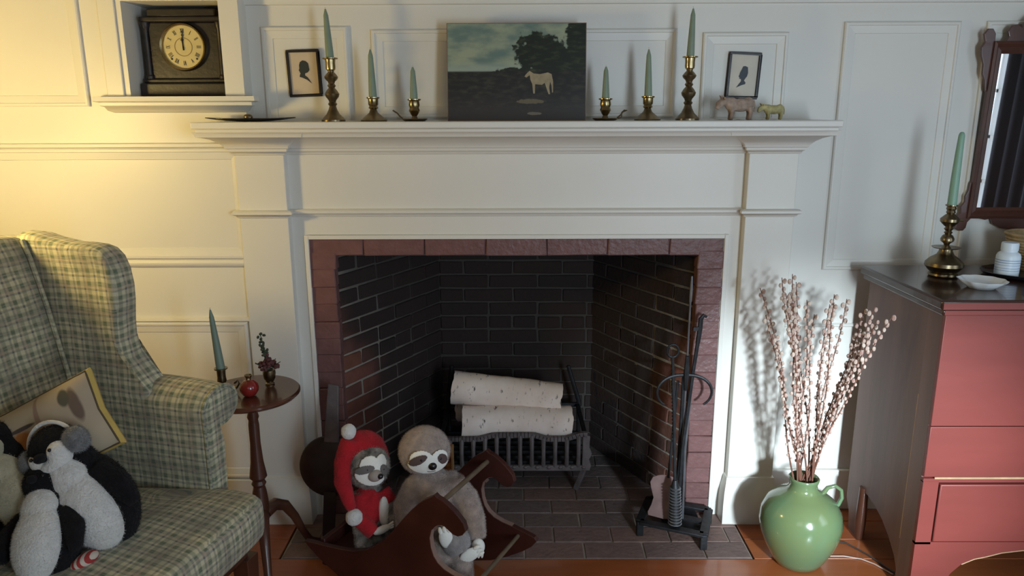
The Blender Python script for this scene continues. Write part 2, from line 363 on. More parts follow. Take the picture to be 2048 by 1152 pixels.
def thing(name, label, cat, loc=(0, 0, 0), rotz=0, group=None):
    o = link(name, None); o.location = loc; o.rotation_euler = (0, 0, rotz); o['label'] = label; o['category'] = cat
    o.empty_display_size = 0.05
    if group: o['group'] = group
    return o
def tag(o, label, cat, group=None):
    o['label'] = label; o['category'] = cat
    if group: o['group'] = group
    return o
def place(o):
    """Puts the origin of a parentless mesh at its base centre."""
    me = o.data; xs = [v.co.x for v in me.vertices]; ys = [v.co.y for v in me.vertices]; zs = [v.co.z for v in me.vertices]
    c = Vector(((min(xs) + max(xs)) / 2, (min(ys) + max(ys)) / 2, min(zs)))
    me.transform(Matrix.Translation(-c)); o.location = c; return o
def struct(name, mb, material, **k):
    o = part(name, mb, material, **k); o['kind'] = 'structure'; return o

# ------------------------------------------------------------------ room shell
XL, XR, YF, CEIL = -2.6, 2.3, -3.05, 2.06
YW, YL = 0.05, -0.02            # chimney wall plane, left panelled wall plane

fl = struct('floor', MB().box(XL, XR, YF, YW + 0.1, -0.06, -0.012), 'soot', smooth=False)
# wide boards running along the wall
ys = [-0.273, -0.43, -0.62, -0.80, -1.0, -1.2, -1.4, -1.62, -1.84, -2.08, -2.32, -2.56, -2.80, -3.05]
def plank(x0, x1, y0, y1):
    g = 0.0012; z = random.uniform(-0.0006, 0.0006)
    part('plank', MB().box(x0 + g, x1 - g, y1 + g, y0 - g, -0.012, z), 'plank', fl, bevel=0.0015)
for i in range(len(ys) - 1):
    cuts = sorted([XL] + [random.uniform(-1.9, 1.6) for _ in range(2)] + [XR])
    if i == 0: cuts = [XL, -0.55, XR]
    for a, b in zip(cuts, cuts[1:]):
        if b - a > 0.05: plank(a, b, ys[i], ys[i + 1])
# boards beside the hearth
for x0, x1 in ((XL, -0.772), (0.768, XR)):
    for y0, y1 in ((YW, -0.045), (-0.045, -0.16), (-0.16, -0.273)): plank(x0, x1, y0, y1)

struct('ceiling', MB().box(XL, XR, YF, YW + 0.4, CEIL, CEIL + 0.06), 'paint2', smooth=False)
struct('wall_west', MB().box(XL - 0.06, XL, YF, 0.3, 0, CEIL), 'paint2', smooth=False)

def window_wall(name, wname, a0, a1, holes, fixed, horiz, thick=0.08):
    """A wall with one window opening and its framed, glazed sash."""
    (h0, h1, z0, z1) = holes
    mb = MB()
    def bx(m_, u0, u1, w0, w1, d0=0, d1=thick):
        if horiz: m_.box(u0, u1, fixed - d1, fixed - d0, w0, w1)
        else: m_.box(fixed + d0, fixed + d1, u0, u1, w0, w1)
    bx(mb, a0, h0, 0, CEIL); bx(mb, h1, a1, 0, CEIL); bx(mb, h0, h1, 0, z0); bx(mb, h0, h1, z1, CEIL)
    struct(name, mb, 'paint2', smooth=False)
    fr = MB(); t = 0.045
    bx(fr, h0, h0 + t, z0, z1, 0.0, 0.04); bx(fr, h1 - t, h1, z0, z1, 0.0, 0.04); bx(fr, h0, h1, z0, z0 + t, 0.0, 0.04); bx(fr, h0, h1, z1 - t, z1, 0.0, 0.04)
    w = struct(wname, fr, 'paint')
    nx, nz = 3, 6
    for i in range(1, nx):
        u = h0 + (h1 - h0) * i / nx; q = MB(); bx(q, u - 0.008, u + 0.008, z0 + t, z1 - t, 0.01, 0.03); part('muntin', q, 'paint', w)
    for i in range(1, nz):
        z = z0 + (z1 - z0) * i / nz; q = MB(); bx(q, h0 + t, h1 - t, z - 0.008, z + 0.008, 0.01, 0.03); part('muntin', q, 'paint', w)
window_wall('wall_south', 'window_1', XL, XR, (0.95, 1.45, 0.45, 1.75), YF, True)
window_wall('wall_east', 'window_2', YF, YW + 0.1, (-1.95, -0.90, 0.55, 1.85), XR, False)
# dark curtain beside the side window
mb = MB(); n = 40
gr = []
for j in (0, 1):
    gr.append([Vector((XR - 0.05 - 0.018 * math.sin(i * 1.3), -1.105 + 0.75 * i / n, 0.05 if j == 0 else 1.97)) for i in range(n + 1)])
c = part('curtain', mb.sheet(gr), 'curtain'); c.modifiers.new('t', 'SOLIDIFY').thickness = 0.004
tag(place(c), 'dark curtain beside the side window, seen only in the mirror', 'curtain')

# ---- back wall with firebox opening and clock niche
NX0, NX1, NZ0, NZ1 = -1.205, -0.908, 1.459, 1.742
XC = -0.848                                    # corner between left wall and chimney wall
OX = 0.742; PIO = 0.9
mb = MB()
mb.box(XC, -OX, YW, YW + 0.05, 0, 1.36); mb.box(OX, XR, YW, YW + 0.05, 0, 1.36); mb.box(-OX, OX, YW, YW + 0.05, 1.06, 1.36); mb.box(XC, XR, YW, YW + 0.05, 1.36, CEIL)
wb = struct('wall_north', mb, 'paint', smooth=False)
mb = MB()
mb.box(XL, NX0, YL, YL + 0.03, 0, CEIL); mb.box(NX1, XC, YL, YL + 0.03, NZ0, CEIL); mb.box(NX0, NX1, YL, YL + 0.03, NZ1, CEIL); mb.box(NX0, XC, YL, YL + 0.03, 0, NZ0)
mb.box(XC - 0.012, XC, YL + 0.03, YW, 0, CEIL)
# niche interior
mb.box(NX0 - 0.012, NX0, YL + 0.03, 0.24, NZ0 - 0.012, NZ1 + 0.012); mb.box(NX1, NX1 + 0.012, YL + 0.03, 0.24, NZ0 - 0.012, NZ1 + 0.012)
mb.box(NX0, NX1, YL + 0.03, 0.24, NZ0 - 0.012, NZ0); mb.box(NX0, NX1, YL + 0.03, 0.24, NZ1, NZ1 + 0.012); mb.box(NX0 - 0.012, NX1 + 0.012, 0.24, 0.252, NZ0 - 0.012, NZ1 + 0.012)
wlft = struct('wall_northwest', mb, 'paint', smooth=False)

def panel(parent, y, X0, X1, Z0, Z1, ix, iz=None, peak=0.012, field=0.003):
    """Raised moulding sloping down to a sunk field; each panel is one joined board."""
    iz = iz or ix
    rings = []
    for k, h in ((0.0, 0.0), (0.0, peak * 0.75), (0.10, peak), (0.28, peak), (0.34, peak * 0.7), (0.95, field + 0.0025), (1.0, field)):
        ax, az = ix * k, iz * k
        rings.append([(X0 + ax, y - h, Z0 + az), (X1 - ax, y - h, Z0 + az), (X1 - ax, y - h, Z1 - az), (X0 + ax, y - h, Z1 - az)])
    vs = [v for r in rings for v in r]; fs = []
    for i in range(len(rings) - 1):
        for k in range(4): fs.append((i * 4 + k, i * 4 + (k + 1) % 4, i * 4 + 4 + (k + 1) % 4, i * 4 + 4 + k))
    b = len(vs) - 4; fs.append((b, b + 1, b + 2, b + 3))
    return part('panel', MB().add(vs, fs), 'paint', parent, smooth=False)
# left wall
panel(wlft, YL, -2.0, -1.335, 1.43, 1.90, 0.034)
panel(wlft, YL, -2.0, -0.872, 0.944, 1.300, 0.036)
panel(wlft, YL, -2.0, -0.90, 0.16, 0.728, 0.036)
# chimney wall
panel(wb, YW, -0.803, -0.532, 1.355, 1.672, 0.036)
panel(wb, YW, -0.456, 0.508, 1.392, 1.662, 0.036)
panel(wb, YW, 0.590, 0.858, 1.355, 1.650, 0.036)
panel(wb, YW, 1.031, 1.393, 0.888, 1.680, 0.036)
panel(wb, YW, 1.475, 1.90, 0.888, 1.680, 0.036)

def mould(parent, name, x0, x1, y, prof, ret0=False, ret1=False):
    """Horizontal moulding; prof = [(projection, z)...]; ends return to the wall where asked."""
    vs = []; n = len(prof)
    for e, (x, ret) in enumerate(((x0, ret0), (x1, ret1))):
        sgn = -1 if e == 0 else 1
        for p, z in prof: vs.append((x + (sgn * p if ret else 0), y - p, z))
    fs = [(i, i + 1, n + i + 1, n + i) for i in range(n - 1)]
    b = len(vs)
    mb = MB().add(vs, fs)
    for e, ret in ((0, ret0), (1, ret1)):
        x = x0 if e == 0 else x1; sgn = -1 if e == 0 else 1
        if ret:
            vv = [(x + sgn * p, y - p, z) for p, z in prof] + [(x + sgn * p, y, z) for p, z in prof]
            mb.add(vv, [(i, i + 1, n + i + 1, n + i) for i in range(n - 1)])
        else: mb.add([(x, y - p, z) for p, z in prof] + [(x, y, prof[-1][1]), (x, y, prof[0][1])], [tuple(range(n + 2))])
    # top cover
    zt = max(prof[0][1], prof[-1][1]); pt = prof[0] if prof[0][1] >= prof[-1][1] else prof[-1]
    a = -pt[0] if ret0 else 0; c_ = pt[0] if ret1 else 0
    mb.add([(x0 + a, y - pt[0], zt), (x1 + c_, y - pt[0], zt), (x1 + c_, y, zt), (x0 + a, y, zt)], [(0, 1, 2, 3)])
    return part(name, mb, 'paint', parent, smooth=True, angle=50)
# chair rails, niche sill and casing, cornice
mould(wlft, 'rail', XL, -0.872, YL, [(0.0, 1.318), (0.010, 1.314), (0.011, 1.305), (0.004, 1.300), (0.0, 1.298)])
mould(wlft, 'rail', XL, -0.872, YL, [(0.0, 0.944), (0.011, 0.938), (0.014, 0.930), (0.008, 0.918), (0.0, 0.914)])
mould(wlft, 'rail', XL, -0.885, YL, [(0.0, 0.745), (0.013, 0.742), (0.015, 0.734), (0.006, 0.727), (0.0, 0.722)])
sill = mould(wlft, 'niche_sill', -1.262, -0.848, YL, [(0.0, 1.459), (0.042, 1.459), (0.044, 1.445), (0.030, 1.441), (0.030, 1.432), (0.020, 1.428), (0.014, 1.417), (0.004, 1.412), (0, 1.410)], True, True)
mb = MB(); mb.box(-1.275, -1.222, YL - 0.008, YL, NZ0, NZ1 + 0.2)
part('niche_casing', mb, 'paint', wlft, bevel=0.003)
struct('trim_1', MB().box(PIO, XR, YW - 0.016, YW, 0, 0.155), 'paint', bevel=0.004)
struct('trim_4', MB().box(XL, -PIO, YL - 0.016, YL, 0, 0.155), 'paint', bevel=0.004)
co = mould(wb, 'rail', 0.86, XR, YW, [(0.0, 0.70), (0.006, 0.697), (0.008, 0.690), (0.0, 0.685)])
cn = mould(None, 'trim_2', XC, XR, YW, [(0.10, CEIL), (0.10, 1.94), (0.075, 1.90), (0.05, 1.80), (0.022, 1.765), (0.022, 1.757), (0.010, 1.752), (0.010, 1.738), (0, 1.736)]); cn['kind'] = 'structure'
cn = mould(None, 'trim_3', XL, XC, YL, [(0.10, CEIL), (0.10, 1.97), (0.05, 1.90), (0.022, 1.865), (0, 1.85)]); cn['kind'] = 'structure'

# ------------------------------------------------------------------ mantelpiece
mant = thing('mantelpiece', 'white painted wooden mantelpiece framing the brick fireplace', 'mantelpiece', (0, 0, 0))
PI0, PI1 = 0.736, 0.892
# frieze board and architrave
mb = MB(); mb.box(-PI0, PI0, 0.0, YW, 1.086, 1.385); part('frieze', mb, 'paint', mant)
# architrave with inner bead around the opening
oX, oZ = 0.684, 1.003
mb = MB()
prof = [(0.0, 0.0, YW), (0.0, 0.0, 0.0), (0.008, 0.0, -0.003), (0.012, 0, -0.003), (0.014, 0, 0.002), (0.06, 0, 0.002)]
for x0, x1, z0, z1 in ((-PI0, -oX, 0, 1.09), (oX, PI0, 0, 1.09), (-oX, oX, oZ, 1.09)):
    mb.box(x0, x1, 0.0, YW, z0, z1)
part('architrave', mb, 'paint', mant)
mb = MB()
mb.box(-oX - 0.014, -oX, -0.006, 0.0, 0, oZ + 0.014); mb.box(oX, oX + 0.014, -0.006, 0.0, 0, oZ + 0.014); mb.box(-oX, oX, -0.006, 0.0, oZ, oZ + 0.014)
part('bead', mb, 'paint', mant, bevel=0.002)
for s in (-1, 1):
    a, b = sorted((s * PI0, s * PI1))
    pl = part('pilaster', MB().box(a, b, -0.035, YW, 0.0, 1.385), 'paint', mant, bevel=0.002)
    # plinth: flares at the bottom with an ogee
    z = [(0.0, 0.032), (0.075, 0.032), (0.115, 0.026), (0.15, 0.012), (0.165, 0.008), (0.168, 0.0)]
    mb = MB()
    vs = []; 
    for zz, e in z: vs += [(a - e * 0.55, -0.035 - e, zz), (b + e * 0.55, -0.035 - e, zz), (b + e * 0.55, YW - 0.001, zz), (a - e * 0.55, YW - 0.001, zz)]
    fs = [(i * 4 + k, i * 4 + (k + 1) % 4, i * 4 + 4 + (k + 1) % 4, i * 4 + 4 + k) for i in range(len(z) - 1) for k in range(4)] + [(0, 1, 2, 3), (len(vs) - 4, len(vs) - 3, len(vs) - 2, len(vs) - 1)]
    part('plinth', mb.add(vs, fs), 'paint', pl, angle=30)
# band moulding between architrave and frieze, breaking round the pilasters
band = [(0.0, 1.104), (0.012, 1.103), (0.018, 1.098), (0.018, 1.091), (0.008, 1.086), (0.006, 1.080), (0.0, 1.078)]
mould(mant, 'band_moulding', -PI0 + 0.0, PI0 - 0.0, 0.0, band)
for s in (-1, 1):
    a, b = sorted((s * PI0, s * PI1)); mould(mant, 'band_moulding', a, b, -0.035, band, True, True)
# crown moulding under the shelf
crown = [(0.125, 1.352), (0.118, 1.342), (0.116, 1.336), (0.095, 1.334), (0.070, 1.328), (0.048, 1.318), (0.032, 1.306), (0.030, 1.300), (0.022, 1.298), (0.020, 1.290), (0.010, 1.286), (0.008, 1.280), (0, 1.278)]
mould(mant, 'crown_moulding', -PI0, PI0, 0.0, [(p + 0.0, z) for p, z in crown])
crownp = [(p * 0.72, z) for p, z in crown]
for s in (-1, 1):
    a, b = sorted((s * PI0, s * PI1)); mould(mant, 'crown_moulding', a, b, -0.035, crownp if True else crown, True, True)
# shelf with stepped edge
mb = MB(); sx = 0.953
mb.box(-sx, sx, -0.200, YW, 1.362, 1.382); mb.box(-sx + 0.008, sx - 0.008, -0.190, YW, 1.350, 1.362)
part('shelf', mb, 'paint', mant, bevel=0.004)

# ------------------------------------------------------------------ fireplace
fp = thing('fireplace', 'open brick fireplace blackened with soot behind a mauve painted brick surround', 'fireplace', (0, 0.3, 0))
FX, FZ, YI = 0.602, 0.948, 0.03          # inner opening, face plane of the painted bricks
BX, BY = 0.315, 0.57                     # back corners
def brick_mesh(name, lx, ly, lz, material, rough=0.0015, seed=0):
    rnd = random.Random(seed); mb = MB(); mb.box(-lx / 2, lx / 2, -ly / 2, ly / 2, -lz / 2, lz / 2)
    for v in mb.v: v += Vector([rnd.uniform(-rough, rough) for _ in range(3)])
    me = mb.mesh(name, material, False)
    bm = bmesh.new(); bm.from_mesh(me)
    bmesh.ops.bevel(bm, geom=list(bm.edges), offset=min(0.003, lz * 0.08), segments=1, affect='EDGES')
    bm.to_mesh(me); bm.free(); return me
course = 0.0585; bh = 0.050
full = [brick_mesh('brick', 0.195, 0.05, bh, 'firebrick', 0.0022, i) for i in range(5)]
half = [brick_mesh('brick', 0.092, 0.05, bh, 'firebrick', 0.0022, 9 + i) for i in range(3)]
rb = random.Random(3)
def brick_wall(p0, p1, z0, nc, parent, name='brick'):
    p0, p1 = Vector(p0), Vector(p1); L = (p1 - p0).length; d = (p1 - p0) / L; ang = math.atan2(d.y, d.x)
    nrm = Vector((d.y, -d.x))
    for c_ in range(nc):
        z = z0 + (c_ + 0.5) * course; s = 0.0
        seq = []
        if c_ % 2: seq.append(0.092)
        while sum(seq) + 0.010 * len(seq) < L - 0.03: seq.append(0.195 if c_ % 6 != 3 else 0.092)
        for w in seq:
            w2 = min(w, L - s - 0.003)
            if w2 < 0.03: break
            me = rb.choice(full if w > 0.15 else half); base = 0.195 if w > 0.15 else 0.092
            o = link(name, me, parent); pos = p0 + d * (s + w2 / 2) - nrm * (0.025 - rb.uniform(0, 0.003))
            o.location = Vector((pos.x, pos.y, z + rb.uniform(-0.001, 0.001))) - wl(parent); o.rotation_euler = (rb.uniform(-.008, .008), rb.uniform(-.008, .008), ang); o.scale = (w2 / base, 1, 1)
            s += w2 + 0.009
NC = 17
brick_wall((-FX, 0.04), (-BX, BY), 0, NC, fp)
brick_wall((-BX, BY), (BX + 0.025, BY), 0, NC, fp)
brick_wall((BX, BY), (FX, 0.04), 0, NC, fp)
# mortar backing behind the bricks
mb = MB(); b = 0.005
pts = [(-FX, 0.04), (-BX, BY), (BX, BY), (FX, 0.04)]
def offp(x, y, k): return (x + math.copysign(k, x) * 0.9, y + (k if y > 0.3 else 0))
Z1 = NC * course
inner = [offp(x, y, b) for x, y in pts]; outer = [offp(x, y, 0.07) for x, y in pts]
vs = [(x, y, z) for z in (0, Z1) for x, y in inner + outer]
fs = []
for i in range(3): fs += [(i, i + 1, 8 + i + 1, 8 + i), (4 + i, 4 + i + 1, 12 + i + 1, 12 + i), (8 + i, 8 + i + 1, 12 + i + 1, 12 + i)]
fs += [(0, 4, 12, 8), (3, 7, 15, 11)]
part('mortar', mb.add(vs, fs), 'mortar_in', fp, smooth=False)
# sooty throat above the firebox
mb = MB()
mb.box(-0.76, 0.76, 0.13, 0.68, Z1 + 0.0, Z1 + 0.02)
part('throat', mb, 'soot', fp, smooth=False)
# painted brick surround: jambs and lintel, one object per brick
sh = [brick_mesh('painted_brick', 0.086, 0.09, 0.061, 'mauve', 0.0028, 30 + i) for i in range(4)]
sl = [brick_mesh('painted_brick', 0.200, 0.09, 0.062, 'mauve', 0.0028, 40 + i) for i in range(4)]
for s in (-1, 1):
    for c_ in range(16):
        o = link('painted_brick', rb.choice(sh), fp); z = 0.030 + c_ * 0.0600
        o.location = Vector((s * (FX + 0.0425 + rb.uniform(-.001, .001)), 0.030 + rb.uniform(-0.003, 0.002) + 0.018, z)) - wl(fp)
    part('jamb_mortar', MB().box(*sorted((s * (FX + 0.003), s * 0.70)), 0.012, 0.10, 0, 1.02), 'mauve', fp)
for c_ in range(7):
    o = link('painted_brick', rb.choice(sl), fp); o.location = Vector((-0.606 + 0.202 * c_, 0.046 + rb.uniform(-0.002, 0.002), FZ + 0.031)) - wl(fp)
part('lintel_mortar', MB().box(-0.70, 0.70, 0.010, 0.13, FZ + 0.004, 1.03), 'mauve', fp)
part('lintel_bar', MB().box(-FX, FX, 0.055, 0.09, FZ - 0.010, FZ - 0.001), 'iron_gray', fp)

# ------------------------------------------------------------------ hearth
he = thing('hearth', 'worn gray-brown brick hearth flush with the floor in front of the fireplace', 'hearth', (0, -0.1, 0))
part('mortar', MB().box(-0.768, 0.764, -0.270, 0.62, -0.03, -0.0035), 'hearthmortar', he, smooth=False)
hm = [brick_mesh('brick', 0.192, 0.088, 0.03, 'hearthbrick', 0.0012, 60 + i) for i in range(5)]
y = -0.270; row = 0
while y < 0.60:
    w = 0.0925
    x = -0.764 + (0.1 if row % 2 else 0.0) - 0.0
    xs = []
    lim = 0.764 if y < -0.02 else 0.66
    if row % 2: xs.append((-0.764, -0.668))
    while x < 0.762:
        xs.append((x, min(x + 0.197, 0.762))); x += 0.197
    for a, b_ in xs:
        if b_ - a < 0.03: continue
        lim = 0.77 if y + w / 2 < 0.0 else 0.66 - max(0, (y + w / 2 - 0.04)) * 0.55
        if a > lim or b_ < -lim: continue
        o = link('brick', rb.choice(hm), he); o.scale = ((b_ - a - 0.005) / 0.192, 1, 1)
        o.location = Vector(((a + b_) / 2, y + w / 2, -0.015 + rb.uniform(-0.0012, 0.0012))) - wl(he); o.rotation_euler = (rb.uniform(-.008, .008), rb.uniform(-.006, .006), rb.uniform(-.006, .006))
    y += w; row += 1

# ------------------------------------------------------------------ things on the mantel shelf
SZ = 1.382
def candlestick(kind, x, y, z, label, group=None, handle=0):
    t = thing('candlestick', label, 'candlestick', (x, y, z), 0, group)
    if kind == 'tall':
        part('base', MB().lathe([(0.036, 0), (0.036, 0.005), (0.030, 0.012), (0.020, 0.022), (0.013, 0.036), (0.010, 0.046)]), 'brass_dark', t, local=True)
        part('stem', MB().lathe([(0.010, 0.046), (0.014, 0.052), (0.010, 0.058), (0.012, 0.064), (0.020, 0.074), (0.022, 0.082), (0.016, 0.092), (0.009, 0.100), (0.013, 0.106), (0.009, 0.112), (0.011, 0.118), (0.019, 0.126), (0.021, 0.132), (0.015, 0.140), (0.009, 0.146), (0.010, 0.150)]), 'brass_dark', t, local=True)
        part('cup', MB().lathe([(0.010, 0.150), (0.014, 0.153), (0.015, 0.160), (0.0145, 0.172), (0.0155, 0.182), (0.023, 0.184), (0.023, 0.187), (0.012, 0.187)]), 'brass', t, local=True)
        return 0.184
    if kind == 'middle':
        part('base', MB().lathe([(0.040, 0), (0.041, 0.004), (0.036, 0.008), (0.026, 0.016), (0.014, 0.026), (0.010, 0.036)], n=16), 'brass_dark', t, local=True)
        part('cup', MB().lathe([(0.009, 0.035), (0.015, 0.040), (0.012, 0.046), (0.015, 0.050), (0.0155, 0.066), (0.020, 0.069), (0.020, 0.072), (0.012, 0.072)]), 'brass', t, local=True)
        return 0.070
    part('base', MB().lathe([(0.030, 0), (0.040, 0.006), (0.039, 0.008), (0.028, 0.004), (0.010, 0.008), (0.007, 0.016)]), 'brass_dark', t, local=True)
    part('cup', MB().lathe([(0.007, 0.015), (0.012, 0.022), (0.017, 0.032), (0.014, 0.040), (0.017, 0.048), (0.015, 0.060), (0.021, 0.063), (0.021, 0.066), (0.011, 0.066)]), 'brass', t, local=True)
    if handle:
        h = handle
        part('handle', MB().tube([(h * 0.036, 0, 0.008), (h * 0.046, 0, 0.016), (h * 0.054, 0, 0.026), (h * 0.066, 0, 0.031), (h * 0.058, 0, 0.031), (h * 0.050, 0, 0.024), (h * 0.050, 0, 0.010), (h * 0.038, 0, 0.006)] if h > 0 else
             [(h * 0.036, 0, 0.008), (h * 0.044, 0, 0.014), (h * 0.052, 0, 0.024), (h * 0.066, 0, 0.033)], 0.0022, 8), 'brass_dark', t, local=True)
    return 0.064
def candle(x, y, z, L, r, m_, label, lean=(0, 0), group=None, tip=0.45):
    t = thing('taper_candle', label, 'candle', (x, y, z), 0, group)
    pts = []; rr = []
    for i in range(9):
        k = i / 8; pts.append((lean[0] * k, lean[1] * k, L * k)); rr.append(r * (1 - (1 - tip) * k ** 1.3) if i < 8 else r * tip * 0.35)
    part('wax', MB().tube(pts, rr, 16), m_, t, local=True)
    part('wick', MB().tube([(lean[0], lean[1], L), (lean[0] * 1.03, lean[1], L + 0.006)], 0.0012, 6), 'wick', t, local=True)
    return t
MY = -0.08
for x, kind, L, r, lab, lx in (
    (-0.560, 'tall', 0.146, 0.0125, 'leftmost tall one on the mantel shelf, by the left silhouette picture', -0.006),
    (-0.436, 'middle', 0.145, 0.0125, 'second from the left on the mantel shelf', -0.002),
    (-0.311, 'small', 0.100, 0.0120, 'just left of the horse painting on the mantel shelf', -0.001),
    (0.273, 'small', 0.099, 0.0115, 'just right of the horse painting on the mantel shelf', -0.001),
    (0.402, 'middle', 0.142, 0.0120, 'second to the right of the horse painting', -0.003),
    (0.524, 'tall', 0.143, 0.0120, 'rightmost tall one on the mantel shelf', 0.002)):
    kn = {'tall': 'tall turned brass candlestick', 'middle': 'short round-footed brass candlestick', 'small': 'small brass chamberstick with a saucer'}[kind]
    cz = candlestick(kind, x, MY, SZ, kn + ', ' + lab, None, -1 if (kind == 'small' and x < 0) else (1 if kind == 'small' else 0))
    candle(x, MY, SZ + cz - 0.004, L, r, 'candle', 'pale green taper candle, ' + lab, (lx, 0.0), 'pale green tapers on the mantel', 0.5)

# horse painting leaning on the wall
pt = thing('oil_painting', 'unframed dark landscape painting of a white horse leaning at the centre of the mantel', 'painting', (0.002, -0.062, SZ))
tilt = Matrix.Rotation(R(-6), 4, 'X')
def tl(mb, mtx):
    for v in mb.v: v[:] = (mtx @ v)[:]
    return mb
PWd, PHt = 0.426, 0.292
cb = part('canvas', tl(MB().box(-PWd / 2, PWd / 2, 0, 0.018, 0, PHt), tilt), mat('canvas_edge', (0.20, 0.12, 0.07), 0.7), pt, local=True)
# painted face
pm = bpy.data.materials.new('oil_landscape'); pm.use_nodes = True; nt = pm.node_tree; L = nt.links; pb = nt.nodes['Principled BSDF']; pb.inputs['Roughness'].default_value = 0.32
tc = node(nt, 'ShaderNodeTexCoord'); sp = node(nt, 'ShaderNodeSeparateXYZ'); L.new(tc.outputs['Object'], sp.inputs[0])
u_ = math_n(nt, 'ADD', math_n(nt, 'DIVIDE', sp.outputs[0], PWd), 0.5); v_ = math_n(nt, 'DIVIDE', sp.outputs[2], PHt)
def nzf(scale, det=5, st=(1, 1, 1)):
    mp = node(nt, 'ShaderNodeMapping'); mp.inputs['Scale'].default_value = st; L.new(tc.outputs['Object'], mp.inputs[0])
    n = node(nt, 'ShaderNodeTexNoise'); n.inputs['Scale'].default_value = scale; n.inputs['Detail'].default_value = det; L.new(mp.outputs[0], n.inputs['Vector']); return n.outputs['Fac']
def ss(x, a, b):
    n = node(nt, 'ShaderNodeMapRange'); n.interpolation_type = 'SMOOTHSTEP'; L.new(x, n.inputs[0]); n.inputs[1].default_value = a; n.inputs[2].default_value = b; return n.outputs[0]
sky = mixc(nt, ss(nzf(13, 4, (0.7, 1, 1.6)), 0.38, 0.66), (0.13, 0.20, 0.18), (0.32, 0.36, 0.25))
sky = mixc(nt, ss(v_, 0.62, 0.52), sky, (0.30, 0.36, 0.30))
n1 = nzf(55, 8); n2 = nzf(60, 4, (0.5, 1, 1.4))
def blob(cx, cy, rx_, ry_):
    dx = math_n(nt, 'DIVIDE', math_n(nt, 'SUBTRACT', u_, cx), rx_); dy = math_n(nt, 'DIVIDE', math_n(nt, 'SUBTRACT', v_, cy), ry_)
    d = math_n(nt, 'ADD', math_n(nt, 'MULTIPLY', dx, dx), math_n(nt, 'MULTIPLY', dy, dy))
    d = math_n(nt, 'ADD', d, math_n(nt, 'MULTIPLY', math_n(nt, 'SUBTRACT', n1, 0.5), 2.6)); return ss(d, 1.25, 0.85)
land = mixc(nt, ss(n2, 0.4, 0.75), (0.012, 0.013, 0.012), (0.045, 0.042, 0.030))
land = mixc(nt, ss(v_, 0.35, 0.02), land, (0.030, 0.026, 0.024))
tree = mixc(nt, ss(n2, 0.45, 0.8), (0.010, 0.016, 0.010), (0.050, 0.062, 0.026))
c = mixc(nt, blob(0.66, 0.70, 0.17, 0.20), sky, tree)
c = mixc(nt, blob(0.80, 0.55, 0.27, 0.24), c, tree); c = mixc(nt, blob(0.97, 0.78, 0.12, 0.36), c, tree); c = mixc(nt, blob(0.55, 0.50, 0.22, 0.05), c, tree)
c = mixc(nt, ss(v_, 0.52, 0.50), c, land)
gl = blob(0.60, 0.20, 0.10, 0.025); c = mixc(nt, math_n(nt, 'MULTIPLY', gl, 0.5), c, (0.24, 0.19, 0.11))
gl = blob(0.63, 0.075, 0.05, 0.015); c = mixc(nt, math_n(nt, 'MULTIPLY', gl, 0.5), c, (0.30, 0.27, 0.20))
L.new(c, pb.inputs['Base Color'])
pp = bpy.data.objects.new('painted_surface', tl(MB().add([(-PWd / 2 + .002, -0.0006, 0.002), (PWd / 2 - .002, -0.0006, 0.002), (PWd / 2 - .002, -0.0006, PHt - .002), (-PWd / 2 + .002, -0.0006, PHt - .002)], [(0, 1, 2, 3)]), Matrix.Identity(4)).mesh('painted_surface', pm, False))
COL.objects.link(pp); pp.parent = pt; pp.rotation_euler = (R(-6), 0, 0)
hz = [(0.045, 0.140), (0.038, 0.133), (0.034, 0.127), (0.040, 0.124), (0.050, 0.131), (0.052, 0.118), (0.058, 0.104), (0.061, 0.076), (0.066, 0.076), (0.067, 0.104), (0.088, 0.102), (0.096, 0.108), (0.101, 0.094), (0.108, 0.074), (0.113, 0.074), (0.110, 0.094), (0.113, 0.112), (0.117, 0.098), (0.119, 0.078), (0.122, 0.080), (0.122, 0.112), (0.117, 0.134), (0.106, 0.139), (0.082, 0.134), (0.062, 0.136), (0.050, 0.144)]
hz = [(a - 0.010, b_ + 0.006) for a, b_ in hz]
ph = part('painted_horse', MB().prism(list(reversed(hz)), lambda a, b_, k: (a, -0.0008 - 0.0004 * k, b_)), mat('horse_cream', (0.36, 0.29, 0.17), 0.5, noise_amt=0.25, noise_scale=60), pp, local=True, smooth=False)

# silhouettes
def silhouette(x, z, w, h, rot, label, paper, prof, ink, depth=0.012, y=YW - 0.004):
    t = thing('silhouette_picture', label, 'picture', (x, y - depth, z)); t.rotation_euler = (0, R(rot), 0)
    fw = 0.008; mb = MB()
    mb.box(-w / 2, w / 2, 0, depth, -h / 2, -h / 2 + fw); mb.box(-w / 2, w / 2, 0, depth, h / 2 - fw, h / 2)
    mb.box(-w / 2, -w / 2 + fw, 0, depth, -h / 2 + fw, h / 2 - fw); mb.box(w / 2 - fw, w / 2, 0, depth, -h / 2 + fw, h / 2 - fw)
    part('frame', mb, 'black', t, local=True, bevel=0.0015)
    p_ = part('paper', MB().box(-w / 2 + fw * 0.6, w / 2 - fw * 0.6, 0.005, 0.008, -h / 2 + fw * 0.6, h / 2 - fw * 0.6), paper, t, local=True, smooth=False)
    part('silhouette', MB().prism(prof, lambda a, b_, k: (a, 0.0047 - 0.0008 * (1 - k), b_)), ink, p_, local=True, smooth=False)
k = 0.001
man = [(a * k, b_ * k) for a, b_ in [(-10, -8), (-8, -14), (2, -14), (10, -24), (17, -32), (8, -24), (-4, -20), (-10, -15), (-13, -6), (-11, 2), (-13, 4), (-12, 8), (-13, 14), (-10, 22), (-3, 27), (6, 26), (11, 20), (12, 12), (13, 2), (9, -4), (0, -5)]]
